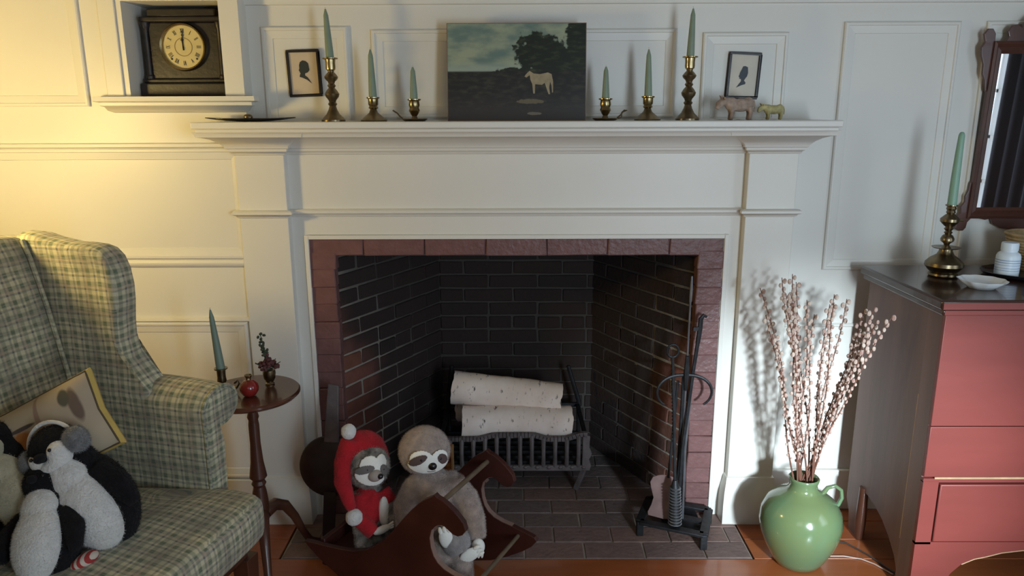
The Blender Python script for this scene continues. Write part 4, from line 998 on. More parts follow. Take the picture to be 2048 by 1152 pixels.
part('body', mb, 'mottled', SA, local=True, remesh=0.0045, disp=0.004)
HR2 = Matrix.Rotation(R(22), 4, 'Y') @ Matrix.Rotation(R(-12), 4, 'X')
shell('face_patch', hc2, hr2, -0.9, 1.0, -0.8, 0.9, 'white_felt', SA, 0.005, HR2, lambda u, v: elp(u, v, 0.05, -0.35, 0.75, 0.34) or elp(u, v, -0.22, 0.22, 0.40, 0.30, 0.5) or elp(u, v, 0.34, 0.38, 0.30, 0.34, -0.3) or elp(u, v, 0.1, 0, 0.16, 0.5), 48)
shell('eye_patch', hc2, hr2, -0.9, 0.1, -0.5, 0.5, 'eye_gray', SA, 0.0072, HR2, lambda u, v: elp(u, v, -0.32, -0.06, 0.42, 0.15, 0.45), 36)
shell('eye_patch', hc2, hr2, 0.1, 0.9, -0.5, 0.7, 'eye_gray', SA, 0.0072, HR2, lambda u, v: elp(u, v, 0.55, 0.10, 0.26, 0.16, -0.6), 36)
part('snout', MB().ell(onhead(0.2, -0.18, 1.08, hc2, hr2, HR2), (0.020, 0.018, 0.017), 16, 10), 'snout', SA, local=True)
part('nose', MB().ell(onhead(0.30, -0.10, 1.40, hc2, hr2, HR2), (0.0085, 0.007, 0.0075), 14, 8), 'nose', SA, local=True)
for u, v in ((-0.2, -0.02), (0.5, 0.12)): part('eye', MB().ell(onhead(u, v, 1.12, hc2, hr2, HR2), 0.0038, 10, 8), 'nose', SA, local=True)
# hat: hood round the back of the head with the tail hanging down to one side
ht = MB()
ht.ell((-0.016, 0.016, 0.278), (0.066, 0.052, 0.066))
ht.tube([(-0.045, 0.005, 0.325), (-0.070, -0.010, 0.270), (-0.078, -0.030, 0.220), (-0.068, -0.046, 0.180), (-0.060, -0.054, 0.150)], [0.030, 0.028, 0.024, 0.018, 0.014], 14)
ht.ell((0.040, 0.018, 0.250), (0.016, 0.030, 0.048))
hat = part('hat', ht, 'red_knit', SA, local=True, remesh=0.0045, disp=0.003)
part('pompom', MB().ell((-0.052, 0.004, 0.352), 0.021), 'white_fur', hat, local=True, disp=0.004)
part('pompom', MB().ell((-0.056, -0.064, 0.132), 0.023), 'white_fur', hat, local=True, disp=0.004)
vs_ = MB(); vs_.ell((-0.010, -0.004, 0.120), (0.047, 0.046, 0.070)); vs_.tube([(-0.028, -0.012, 0.165), (-0.044, -0.040, 0.118), (-0.006, -0.070, 0.078)], [0.026, 0.026, 0.021], 12); vs_.tube([(0.03, -0.01, 0.170), (0.05, -0.03, 0.140)], [0.022, 0.020], 12)
part('vest', vs_, 'red_knit', SA, local=True, remesh=0.0045, disp=0.002)
part('belly', MB().ell((0.030, -0.036, 0.115), (0.018, 0.016, 0.050)), 'white_felt', SA, local=True)
hd = part('hand', MB().ell((0.016, -0.076, 0.088), (0.026, 0.010, 0.011), rot=Matrix.Rotation(R(-18), 4, 'Y')), 'white_felt', SA, local=True)
for i, dz_ in enumerate((-0.006, 0.002, 0.010)): part('finger', MB().tube([(0.030, -0.076, 0.091 + dz_ * .4), (0.048, -0.078, 0.098 + dz_)], [0.0045, 0.0030], 8), 'white_felt', hd, local=True)
for sx in (-1, 1): part('foot', MB().ell((sx * 0.036, -0.070, 0.022), (0.014, 0.010, 0.020)), 'mottled', SA, local=True)

# ------------------------------------------------------------------ wing chair
CH = thing('wing_chair', 'green and cream plaid upholstered wing chair with dark legs, facing right', 'armchair', (-0.66, -0.66, 0), R(-15))
def loft(rings, closed_ring=True, cap=True):
    n = len(rings[0]); vs = [v for r in rings for v in r]; fs = []
    for i in range(len(rings) - 1):
        for k in range(n if closed_ring else n - 1): fs.append((i * n + k, i * n + (k + 1) % n, (i + 1) * n + (k + 1) % n, (i + 1) * n + k))
    if cap: fs += [tuple(reversed(range(n))), tuple(range(len(vs) - n, len(vs)))]
    return MB().add(vs, fs)
def rbox(x0, x1, y0, y1, z0, z1, name, m_, parent, bev=0.02, bulge=0.0, uv=True, seg=10):
    """Upholstered block: subdivided box with a crowned top."""
    bm = bmesh.new(); bmesh.ops.create_cube(bm, size=1); bmesh.ops.subdivide_edges(bm, edges=bm.edges, cuts=seg, use_grid_fill=True)
    sx, sy, sz = x1 - x0, y1 - y0, z1 - z0
    for v in bm.verts:
        u, w, h = v.co.x, v.co.y, v.co.z
        p = Vector((x0 + (u + .5) * sx, y0 + (w + .5) * sy, z0 + (h + .5) * sz))
        # round the edges
        q = Vector((min(max(p.x, x0 + bev), x1 - bev), min(max(p.y, y0 + bev), y1 - bev), min(max(p.z, z0 + bev), z1 - bev)))
        d = p - q
        if d.length > 1e-6: p = q + d.normalized() * min(bev, d.length if sum(abs(c) > 1e-6 for c in d) == 1 else bev)
        if bulge and h > 0: p.z += bulge * (1 - (2 * u) ** 2) * (1 - (2 * w) ** 2) * (h * 2)
        v.co = p
    mb = MB(); bm.verts.ensure_lookup_table(); mb.add([v.co.copy() for v in bm.verts], [tuple(v.index for v in f.verts) for f in bm.faces]); bm.free()
    return part(name, mb, m_, parent, local=True, uv=uv, angle=60)
# seat cushion (T-shaped) and frame below
def tcush():
    ol = [(-0.54, -0.045), (-0.140, -0.014), (-0.120, 0.014), (-0.030, 0.010), (0.004, 0.000), (0.014, -0.03), (0.018, -0.16), (0.020, -0.36), (0.018, -0.56), (0.014, -0.69), (0.004, -0.716), (-0.03, -0.726), (-0.120, -0.732), (-0.140, -0.708), (-0.54, -0.675)]
    rings = []
    for z, k in ((0.335, 0.020), (0.330, 0.006), (0.345, 0.0), (0.39, -0.004), (0.425, 0.0), (0.440, 0.006), (0.448, 0.018), (0.452, 0.05)):
        rings.append([Vector((x - math.copysign(min(abs(k), .05), k) * (1 if x > -0.3 else -1), y - math.copysign(k, y + 0.36) * (1 if True else 0), z)) for x, y in ol])
    mb = loft(rings, cap=False)
    n = len(ol); c0 = Vector((-0.26, -0.36, 0.472)); last = rings[-1]
    mid = [Vector((c0.x + (v.x - c0.x) * .5, c0.y + (v.y - c0.y) * .5, 0.468)) for v in last]
    b = len(mb.v) - n; mb.v += mid; m0 = len(mb.v) - n
    for k in range(n): mb.f.append((b + k, b + (k + 1) % n, m0 + (k + 1) % n, m0 + k))
    mb.v.append(c0)
    for k in range(n): mb.f.append((m0 + k, m0 + (k + 1) % n, len(mb.v) - 1))
    return mb
part('seat_cushion', tcush(), 'plaid', CH, local=True, uv=True, angle=70, subsurf=1)
part('seat_frame', MB().box(-0.55, -0.035, -0.70, -0.03, 0.27, 0.335), 'dark_wood', CH, local=True, uv=True, bevel=0.01)
for x, y_ in ((-0.045, -0.035), (-0.045, -0.685), (-0.53, -0.02), (-0.53, -0.70)):
    part('leg', loft([[Vector((x + a * w, y_ + b_ * w, z)) for a, b_ in ((-1, -1), (1, -1), (1, 1), (-1, 1))] for z, w in ((0.0, 0.018), (0.12, 0.020), (0.28, 0.024))]), 'dark_wood', CH, local=True, smooth=False, bevel=0.002)
part('stretcher', MB().box(-0.053, -0.037, -0.58, -0.04, 0.10, 0.13) if False else MB().box(-0.52, -0.05, -0.045, -0.025, 0.10, 0.13), 'dark_wood', CH, local=True)
# arms
def arm(sgn, name='arm'):
    rings = []
    for x in [-0.62, -0.55, -0.48, -0.40, -0.32, -0.25, -0.19, -0.145, -0.135]:
        k = (x + 0.62) / 0.485; zt = 0.655 + 0.012 * math.sin(k * math.pi) ; r = 0.050 + 0.006 * k
        ins = 0.012 if x == -0.135 else (0.004 if x == -0.145 else 0)
        cy, cz = 0.052, zt; pts = [(-0.022 + ins, 0.40), (-0.022 + ins, 0.55)]
        rr = r - ins
        for a in range(175, -121, -15): pts.append((cy + (rr + 0.020) * math.cos(R(a)) * (1.0 if a > 90 else 0.92), cz + rr * math.sin(R(a))))
        pts += [(0.045, 0.56), (0.040, 0.40)]
        rings.append([Vector((x, (p_[0] if sgn > 0 else -0.72 - p_[0]), p_[1])) for p_ in pts])
    a_ = part(name, loft(rings), 'plaid', CH, local=True, uv=True, angle=55)
    # welting round the front panel
    out = rings[-2]; mb = MB().tube([v + Vector((0.004, 0, 0)) for v in out], 0.0045, 8)
    part('welting', mb, 'plaid', a_, local=True, uv=True)
arm(1); arm(-1)
# wings
wing = [(-0.3, 0.695), (-0.334, 0.735), (-0.367, 0.78), (-0.376, 0.83), (-0.373, 0.88), (-0.366, 0.93), (-0.364, 0.975), (-0.37, 1.02), (-0.383, 1.052), (-0.404, 1.072), (-0.432, 1.08), (-0.467, 1.083), (-0.502, 1.082), (-0.577, 1.094), (-0.617, 1.104), (-0.657, 1.106), (-0.687, 1.088), (-0.647, 0.9), (-0.595, 0.64), (-0.31, 0.66)]
def mkwing(y0, y1):
    cx_ = sum(p[0] for p in wing) / len(wing); cz_ = sum(p[1] for p in wing) / len(wing)
    def sc(k): return [(cx_ + (x - cx_) * k, cz_ + (z - cz_) * k) for x, z in wing]
    ys_ = [(y0 + .006 * (1 if y1 > y0 else -1), 0.5), (y0, 0.90), (y0 + (y1 - y0) * .08, 0.97), (y0 + (y1 - y0) * .3, 1.0), (y0 + (y1 - y0) * .7, 1.0), (y0 + (y1 - y0) * .92, 0.97), (y1, 0.90), (y1, .5)]
    part('wing', loft([[Vector((x, y_, z)) for x, z in sc(k)] for y_, k in ys_]), 'plaid', CH, local=True, uv=True, angle=80)
mkwing(-0.022, 0.055); mkwing(-0.698, -0.775)
# back
rings = []
for i in range(13):
    k = i / 12; y_ = -0.725 + 0.73 * k
    topz = 1.10 + 0.030 * math.sin(k * math.pi); bul = 0.016 * math.sin(k * math.pi) ** .6 - 0.004
    rings.append([Vector((p_[0] - 0.045, p_[1], p_[2])) for p_ in [(-0.62, y_, 0.36), (-0.43 + bul, y_, 0.36), (-0.455 + bul, y_, 0.50), (-0.505 + bul, y_, 0.72), (-0.545 + bul, y_, 0.92), (-0.578 + bul, y_, 1.04), (-0.600, y_, topz - .012), (-0.64, y_, topz - 0.004), (-0.675, y_, topz - 0.02), (-0.685, y_, 0.99), (-0.67, y_, 0.7)]])
part('backrest', loft(rings), 'plaid', CH, local=True, uv=True, angle=70)
part('welting', MB().tube([(-0.495, -0.028, 0.52), (-0.542, -0.028, 0.72), (-0.582, -0.028, 0.92), (-0.612, -0.028, 1.04), (-0.630, -0.028, 1.090)], 0.006, 8), 'plaid', CH, local=True, uv=True)

# ------------------------------------------------------------------ pillow
ex = Vector((0.890, 0.10, 0.44)).normalized(); ez = Vector((-0.22, 0.25, 0.95)); ez = (ez - ex * ez.dot(ex)).normalized(); ey = ez.cross(ex).normalized()   # ey points away from the viewer
TR = Vector((-1.003, -0.765, 0.820)); PWx, PHz = 0.42, 0.185
pc_ = TR - ex * PWx / 2 - ez * PHz / 2
pmt = Matrix((ex, ey, ez)).transposed().to_4x4()
PW_ = thing('lumbar_pillow', 'cream pillow printed with a duck, mustard edge, leaning on the chair back', 'pillow', (-1.10, -0.82, 0.46)); PW_.rotation_euler = pmt.to_euler(); PW_.location = pc_
n = 20
def pface(sy):
    g = []
    for j in range(n + 1):
        v = j / n * 2 - 1; row_ = []
        for i in range(n + 1):
            u = i / n * 2 - 1
            pin = 1 - 0.05 * (1 - v * v) * 0 ; bx_ = (1 - abs(u) ** 3) * (1 - abs(v) ** 3)
            sxk = PWx / 2 * (1 - 0.05 * (1 - abs(v)) * 1.0 * abs(u)); szk = PHz / 2 * (1 - 0.06 * (1 - abs(u)) * abs(v))
            row_.append(Vector((u * sxk, sy * (0.014 + 0.042 * bx_ ** 0.7), v * szk)))
        g.append(row_)
    return g
pmm = bpy.data.materials.new('duck_print_and_crease'); pmm.use_nodes = True; nt = pmm.node_tree; L = nt.links; pb = nt.nodes['Principled BSDF']; pb.inputs['Roughness'].default_value = 0.85
tc = node(nt, 'ShaderNodeTexCoord'); sp = node(nt, 'ShaderNodeSeparateXYZ'); L.new(tc.outputs['Object'], sp.inputs[0])
nzz = node(nt, 'ShaderNodeTexNoise'); nzz.inputs['Scale'].default_value = 35; L.new(tc.outputs['Object'], nzz.inputs['Vector'])
nbg = node(nt, 'ShaderNodeTexNoise'); nbg.inputs['Scale'].default_value = 9; L.new(tc.outputs['Object'], nbg.inputs['Vector'])
def eblob(cx_, cz_, a, b_, soft=0.35, amp=0.8):
    dx = math_n(nt, 'DIVIDE', math_n(nt, 'SUBTRACT', sp.outputs[0], cx_), a); dz_ = math_n(nt, 'DIVIDE', math_n(nt, 'SUBTRACT', sp.outputs[2], cz_), b_)
    d = math_n(nt, 'ADD', math_n(nt, 'ADD', math_n(nt, 'MULTIPLY', dx, dx), math_n(nt, 'MULTIPLY', dz_, dz_)), math_n(nt, 'MULTIPLY', math_n(nt, 'SUBTRACT', nzz.outputs['Fac'], 0.5), amp))
    q = node(nt, 'ShaderNodeMapRange'); L.new(d, q.inputs[0]); q.inputs[1].default_value = 1 + soft; q.inputs[2].default_value = 1 - soft; return q.outputs[0]
c = mixc(nt, nbg.outputs['Fac'], (0.52, 0.44, 0.30), (0.36, 0.27, 0.19))
c = mixc(nt, eblob(0.168, 0.030, 0.012, 0.040), c, (0.15, 0.10, 0.07)); c = mixc(nt, eblob(0.150, 0.055, 0.012, 0.02), c, (0.10, 0.09, 0.06))
c = mixc(nt, eblob(0.085, 0.010, 0.006, 0.085), c, (0.30, 0.20, 0.14))  # shade of a vertical crease painted as a dark line
c = mixc(nt, eblob(0.035, 0.005, 0.028, 0.022), c, (0.36, 0.13, 0.03)); c = mixc(nt, eblob(-0.005, 0.030, 0.027, 0.024), c, (0.14, 0.16, 0.14)); c = mixc(nt, eblob(0.002, 0.022, 0.011, 0.011), c, (0.07, 0.09, 0.08))
c = mixc(nt, eblob(0.045, 0.032, 0.032, 0.005), c, (0.08, 0.06, 0.05))
L.new(c, pb.inputs['Base Color'])
f_ = pface(-1); b_ = pface(1)
part('front_panel', MB().sheet(f_), pmm, PW_, local=True)
part('back_panel', MB().sheet(b_), 'lamplit', PW_, local=True)
def border(g): return [g[0][i] for i in range(n + 1)] + [g[j][n] for j in range(1, n + 1)] + [g[n][i] for i in range(n - 1, -1, -1)] + [g[j][0] for j in range(n - 1, 0, -1)]
bf, bb = border(f_), border(b_); k_ = len(bf)
mid = [(a + c_) / 2 * 1 + Vector((a.x * .03, 0, a.z * 0.06)) for a, c_ in zip(bf, bb)]
part('edge_gusset', MB().add(bf + mid + bb, [(i, (i + 1) % k_, k_ + (i + 1) % k_, k_ + i) for i in range(k_)] + [(k_ + i, k_ + (i + 1) % k_, 2 * k_ + (i + 1) % k_, 2 * k_ + i) for i in range(k_)]), 'lamplit', PW_, local=True)
part('piping', MB().tube(bf + [bf[0]], 0.0022, 6, False), 'piping', PW_, local=True)

# ------------------------------------------------------------------ plush penguins
def penguin(loc, rot, s, label, belly, muffs=True, headtilt=0, feet=True, face=True):
    t = thing('plush_penguin', label, 'plush toy', loc); t.rotation_euler = tuple(R(a) for a in rot); t.scale = (s, s, s)
    mb = MB(); mb.ell((0.006, 0.020, 0.105), (0.080, 0.065, 0.115)); mb.ell((0, 0.010, 0.20), (0.056, 0.050, 0.06)); hc_ = (-0.004, 0, 0.250); hr_ = (0.058, 0.054, 0.054); mb.ell(hc_, hr_)
    mb.tube([(0.055, 0.0, 0.17), (0.088, -0.005, 0.12), (0.100, -0.010, 0.06)], [0.022, 0.026, 0.016], 12); mb.tube([(-0.055, 0.0, 0.17), (-0.084, -0.015, 0.12), (-0.090, -0.025, 0.06)], [0.022, 0.028, 0.018], 12)
    part('body', mb, 'black_fur', t, local=True, remesh=0.005, disp=0.004)
    mb = MB(); mb.ell((0.006, -0.018, 0.095), (0.062, 0.055, 0.098)); mb.ell((0.002, -0.020, 0.175), (0.046, 0.040, 0.060))
    part('belly', mb, belly, t, local=True, remesh=0.0045, disp=0.003)
    mb = MB(); mb.ell((-0.026, -0.022, 0.240), (0.028, 0.034, 0.030)); mb.ell((0.022, -0.026, 0.240), (0.026, 0.032, 0.030)); mb.ell((0, -0.024, 0.220), (0.040, 0.035, 0.022))
    if face: part('face_patch', mb, 'white_fur' if belly == 'white_fur' else belly, t, local=True, remesh=0.004, disp=0.002)
    part('beak', MB().ell((0.000, -0.062, 0.246), (0.014, 0.012, 0.011), 14, 8), 'black_fur', t, local=True)
    for x in (-0.026, 0.024): part('eye', MB().ell((x, -0.055, 0.252), 0.0040, 10, 8), 'nose', t, local=True)
    if muffs:
        for sx in (-1, 1): part('ear_muff', MB().ell((sx * 0.060 - 0.004, -0.010, 0.248), (0.024, 0.030, 0.030)), 'gray_fluff', t, local=True, disp=0.005)
        part('headband', MB().tube([(0.060 * math.cos(R(a)) - 0.004, -0.006, 0.252 + 0.062 * math.sin(R(a))) for a in range(10, 171, 10)], 0.0045, 8), 'white_fur', t, local=True)
    if feet:
        for x in (-0.060, -0.018): part('foot', MB().ell((x, -0.080, 0.008), (0.023, 0.032, 0.016), rot=Matrix.Rotation(R(-20), 4, 'Z')), 'candy', t, local=True)
    return t
penguin((-0.905, -0.915, 0.462), (-8, -29, 0), 1.0, 'black and white plush penguin with gray earmuffs lying in the wing chair', 'white_fur')
penguin((-1.035, -0.895, 0.470), (-8, -38, 0), 1.05, 'plush penguin with a cream belly, cut off at the left edge behind the earmuffed one', 'cream_fur', False, feet=False)
penguin((-1.000, -1.045, 0.452), (-38, -12, 0), 0.84, 'smallest plush penguin with a black head, at the bottom left corner on the chair seat', 'white_fur', False, feet=False, face=False)

# ------------------------------------------------------------------ candlestand table
TX, TY, TZ = -0.788, -0.345, 0.607
tt = thing('candlestand', 'small round dark wooden tripod table between the wing chair and the mantelpiece', 'side table', (TX, TY, 0))
part('top', MB().lathe([(0.0001, TZ - 0.022), (0.118, TZ - 0.022), (0.134, TZ - 0.018), (0.142, TZ - 0.010), (0.142, TZ - 0.004), (0.138, TZ), (0.0001, TZ)], (TX, TY, 0), 48), 'table_wood', tt)
part('column', MB().lathe([(0.026, TZ - 0.022), (0.020, TZ - 0.035), (0.014, 0.54), (0.0175, 0.525), (0.014, 0.515), (0.016, 0.50), (0.0155, 0.44), (0.019, 0.38), (0.024, 0.345), (0.026, 0.33), (0.017, 0.318), (0.022, 0.308), (0.017, 0.298), (0.021, 0.28), (0.024, 0.25), (0.024, 0.19), (0.014, 0.17), (0.006, 0.15)], (TX, TY, 0), 24), 'dark_wood', tt)
for a in (52, 172, 292):
    d = Vector((math.cos(R(a)), math.sin(R(a)), 0)); c0 = Vector((TX, TY, 0)); mb = MB()
    pr = [(0.015, 0.205, 0.022), (0.05, 0.215, 0.020), (0.085, 0.195, 0.017), (0.115, 0.145, 0.014), (0.140, 0.085, 0.012), (0.165, 0.035, 0.012), (0.190, 0.015, 0.013), (0.205, 0.010, 0.010)]
    mb.tube([c0 + d * r_ + Vector((0, 0, z)) for r_, z, w in pr], [w for _, _, w in pr], 12)
    part('leg', mb, 'dark_wood', tt)
t = thing('candlestick', 'small brass chamberstick on the round side table', 'candlestick', (-0.868, -0.350, TZ))
part('base', MB().lathe([(0.026, 0), (0.036, 0.006), (0.035, 0.008), (0.024, 0.004), (0.008, 0.008), (0.006, 0.02)]), 'brass', t, local=True)
part('cup', MB().lathe([(0.006, 0.018), (0.010, 0.026), (0.0135, 0.034), (0.012, 0.045), (0.0125, 0.068), (0.019, 0.070), (0.019, 0.073), (0.009, 0.073)]), 'brass_dark', t, local=True)
part('handle', MB().tube([(0.030, 0.0, 0.006), (0.044, -0.004, 0.014), (0.052, -0.004, 0.026), (0.046, -0.002, 0.034), (0.036, 0, 0.026)], 0.003, 8), 'brass_dark', t, local=True)
candle(-0.868, -0.350, TZ + 0.068, 0.182, 0.0125, 'candle_d', 'dark green leaning taper candle on the round side table', (-0.014, 0.0))
t = thing('pomegranate', 'small red glass pomegranate on the round side table', 'ornament', (-0.776, -0.385, TZ))
part('body', MB().lathe([(0.010, 0), (0.018, 0.004), (0.0255, 0.016), (0.027, 0.026), (0.024, 0.037), (0.015, 0.046), (0.008, 0.050)]), 'red_glaze', t, local=True)
part('crown', MB().lathe([(0.008, 0.049), (0.007, 0.055), (0.012, 0.064), (0.010, 0.064), (0.005, 0.055)], n=8), 'brass', t, local=True)
t = thing('flower_pot', 'small brass pot of dark dried berries and leaves on the round side table', 'plant', (-0.748, -0.290, TZ))
part('pot', MB().lathe([(0.013, 0), (0.014, 0.004), (0.010, 0.008), (0.017, 0.020), (0.019, 0.036), (0.018, 0.046), (0.016, 0.046)]), 'brass_dark', t, local=True)
rf = random.Random(5)
for i in range(9):
    a = rf.uniform(0, 6.28); ln = rf.uniform(0.02, 0.055); tip_ = Vector((-0.006 + math.cos(a) * ln * .8, math.sin(a) * ln * .6, 0.05 + ln * rf.uniform(.4, 1)))
    if i == 0: tip_ = Vector((-0.018, 0.0, 0.160))
    if i == 1: tip_ = Vector((0.040, -0.01, 0.075))
    if i == 2: tip_ = Vector((-0.040, 0, 0.068))
    part('sprig', MB().tube([(0, 0, 0.042), (tip_.x * .4, tip_.y * .4, 0.042 + (tip_.z - .042) * .55), tip_], 0.0013, 6), 'leaf_dark', t, local=True)
mb = MB()
for i in range(70):
    a = rf.uniform(0, 6.28); r_ = rf.uniform(0, 0.030); mb.ell((math.cos(a) * r_ - .002, math.sin(a) * r_ * .8, 0.052 + rf.uniform(0, 0.045) * (1 - r_ / 0.04)), (0.0055, 0.0045, 0.005), 7, 5)
part('berries', mb, 'flower', t, local=True, kind='stuff')
mb = MB()
for i in range(30):
    k_ = rf.uniform(0.25, 1); mb.ell((-0.018 * k_ + rf.uniform(-.012, .012) * (1.1 if k_ > .8 else .6), rf.uniform(-.01, .01), 0.042 + 0.120 * k_), (0.0058, 0.0030, 0.0042), 7, 5, rot=Matrix.Rotation(rf.uniform(0, 3), 4, 'Y'))
part('leaves', mb, 'leaf_dark', t, local=True, kind='stuff')

# ------------------------------------------------------------------ green jug with willow stems
VX, VY = 0.898, -0.285
t = thing('ceramic_jug', 'large round green-glazed jug with a small loop handle on the floor', 'vase', (VX, VY, 0))
part('body', MB().lathe([(0.060, 0), (0.070, 0.006), (0.085, 0.028), (0.106, 0.070), (0.120, 0.110), (0.126, 0.150), (0.120, 0.185), (0.102, 0.216), (0.075, 0.238), (0.052, 0.250), (0.043, 0.260), (0.041, 0.275), (0.045, 0.288), (0.046, 0.294), (0.043, 0.297), (0.038, 0.293), (0.035, 0.275), (0.035, 0.250)], n=56), 'glaze', t, local=True, angle=60)
part('handle', MB().tube([(0.060, -0.004, 0.238), (0.074, -0.006, 0.262), (0.096, -0.008, 0.270), (0.115, -0.010, 0.256), (0.120, -0.010, 0.230), (0.112, -0.008, 0.205), (0.104, -0.006, 0.198)], [0.008, 0.0065, 0.006, 0.006, 0.006, 0.0065, 0.008], 12), 'glaze', t, local=True)
tips = [(-0.135, 0.760), (-0.150, 0.885), (-0.118, 0.905), (-0.098, 0.925), (-0.075, 0.930), (-0.060, 0.900), (-0.105, 0.86), (-0.085, 0.88), (-0.030, 0.870), (-0.008, 0.880), (-0.018, 0.82), (0.040, 0.840), (0.075, 0.862), (0.100, 0.850), (0.125, 0.840), (0.140, 0.855), (0.180, 0.845), (0.196, 0.790), (0.150, 0.80), (0.110, 0.80), (0.165, 0.74), (-0.12, 0.80)]
rs = random.Random(12)
for i, (dx, tz) in enumerate(tips):
    dy = rs.uniform(-0.10, 0.10); lab = {0: 'shortest willow stem leaning out farthest to the left from the green jug', 17: 'willow stem leaning out farthest to the right towards the red chest', 4: 'tallest upright willow stem in the green jug'}.get(i, 'slender catkin-covered willow stem amid the others in the green jug')
    st = thing('willow_stem', lab, 'branch', (VX + rs.uniform(-.012, .012), VY + rs.uniform(-.012, .012), 0.20), 0, None if i in (0, 4, 17) else 'pussy willow stems in the green jug')
    bx_, by_ = rs.uniform(-.018, .018), rs.uniform(-.015, .015)
    pts = []
    for q in range(15):
        k_ = q / 14; e = k_ ** 1.15; w_ = 0.007 * math.sin(k_ * 9 + i)
        pts.append(Vector((bx_ * (1 - k_) + dx * e + w_, by_ * (1 - k_) + dy * e + 0.004 * math.cos(k_ * 8 + i), (tz - 0.20) * (k_ ** 0.96))))
    part('twig', MB().tube(pts, [0.0030 - 0.0018 * q / 14 for q in range(15)], 6), 'stem', st, local=True)
    mb = MB(); nb = 40
    for b_i in range(nb):
        k_ = 0.24 + 0.76 * (b_i / nb); f = k_ * 14; q = min(13, int(f)); c0 = pts[q].lerp(pts[q + 1], f - q); a = b_i * 2.4 + rs.uniform(-.3, .3)
        r_ = (0.0038 + 0.0034 * max(0, k_ - 0.35)) * rs.uniform(0.85, 1.15)
        off = Vector((math.cos(a), math.sin(a), 0.5)) * (r_ * 1.15); mb.ell(c0 + off, (r_, r_, r_ * 1.35), 7, 5)
    part('catkins', mb, 'bud', st, local=True, kind='stuff')

# ------------------------------------------------------------------ red chest
CX0, CX1, CY0, CY1 = 1.148, 2.02, -0.490, -0.05
ch = thing('blanket_chest', 'tall worn red-painted chest with dark top and side, right of the fireplace', 'chest', (1.58, -0.27, 0))
part('top', MB().box(1.122, 2.05, -0.510, -0.034, 0.893, 0.920), 'top_wood', ch, bevel=0.006)
part('top_moulding', MB().box(1.132, 2.04, -0.502, -0.04, 0.876, 0.893), 'top_wood', ch, bevel=0.004)
part('front_lip', MB().box(1.126, 2.046, -0.5125, -0.5085, 0.895, 0.914), 'red_paint', ch, bevel=0.001)
part('front_moulding', MB().box(1.136, 2.036, -0.5045, -0.5015, 0.878, 0.891), 'red_paint', ch, bevel=0.001)
side = [(-0.470, 0), (-0.415, 0), (-0.405, 0.05), (-0.385, 0.085), (-0.34, 0.125), (-0.29, 0.155), (-0.24, 0.172), (-0.19, 0.180), (-0.155, 0.178), (-0.135, 0.15), (-0.132, 0.0), (-0.085, 0.0), (-0.075, 0.06), (-0.05, 0.10), (-0.05, 0.876), (-0.470, 0.876)]
part('side_panel', MB().prism(side, lambda a, b_, k: (CX0 + 0.004 + 0.018 * (1 - k), a, b_)), 'chest_side', ch, smooth=False)
part('side_panel', MB().prism(side, lambda a, b_, k: (CX1 - 0.018 * k, a, b_)), 'chest_side', ch, smooth=False)
part('corner_post', MB().box(CX0, CX0 + 0.03, CY0 + 0.012, CY0 + 0.080, 0, 0.876), 'chest_side', ch, smooth=False, bevel=0.002)
part('worn_and_lit_edge', MB().box(CX0 + 0.0005, CX0 + 0.004, CY0 + 0.0795, CY0 + 0.083, 0.16, 0.62), 'worn_and_lit_edge', ch, smooth=False)  # highlight along the stile joint, painted as a pale strip
part('back_foot', MB().lathe([(0.012, 0), (0.014, 0.01), (0.017, 0.06), (0.016, 0.12), (0.014, 0.19)], (CX0 + 0.008, -0.155, 0), 14), 'dark_wood', ch)
part('back_panel', MB().box(CX0 + 0.02, CX1 - 0.02, -0.058, -0.05, 0.17, 0.876), 'chest_side', ch, smooth=False)
part('front_panel', MB().box(CX0, CX1, CY0, CY0 + 0.014, 0.556, 0.876), 'red_paint', ch, bevel=0.0015)
part('false_front', MB().box(CX0, CX1, CY0, CY0 + 0.014, 0.402, 0.5535), 'red_paint', ch, bevel=0.0015)
part('worn_strip', MB().box(CX0 + 0.03, CX1, CY0 - 0.0012, CY0 + 0.002, 0.396, 0.4015), 'worn_and_lit_edge', ch, smooth=False)
part('rail', MB().box(CX0, CX1, CY0 + 0.001, CY0 + 0.014, 0.385, 0.397), 'red_paint', ch, smooth=False)
part('stile', MB().box(CX0, CX0 + 0.044, CY0, CY0 + 0.014, 0.19, 0.388), 'red_paint', ch, smooth=False)
part('recess', MB().box(CX0 + 0.02, CX1, CY0 + 0.014, CY0 + 0.02, 0.17, 0.876), 'soot', ch, smooth=False)
part('drawer', MB().box(CX0 + 0.048, CX1 - 0.048, CY0 - 0.004, CY0 + 0.014, 0.200, 0.380), 'red_paint', ch, bevel=0.003)
apr = [(1.148, 0.0), (1.235, 0.0), (1.242, 0.05), (1.262, 0.095), (1.290, 0.125), (1.325, 0.142), (1.36, 0.150), (1.40, 0.162), (1.46, 0.170), (1.60, 0.172), (1.76, 0.168), (1.85, 0.15), (1.90, 0.11), (1.925, 0.05), (1.93, 0.0), (2.02, 0.0), (2.02, 0.197), (1.148, 0.197)]
part('apron', MB().prism(apr, lambda a, b_, k: (a, CY0 + 0.014 * (1 - k), b_)), 'red_paint', ch, smooth=False)
part('apron_edge', MB().tube([(a, CY0 - 0.0005, b_) for a, b_ in apr[4:12]], 0.0015, 6), 'worn_and_lit_edge', ch)
part('bottom_board', MB().box(CX0 + 0.02, CX1 - 0.02, CY0 + 0.02, -0.06, 0.172, 0.182), 'chest_side', ch, smooth=False)

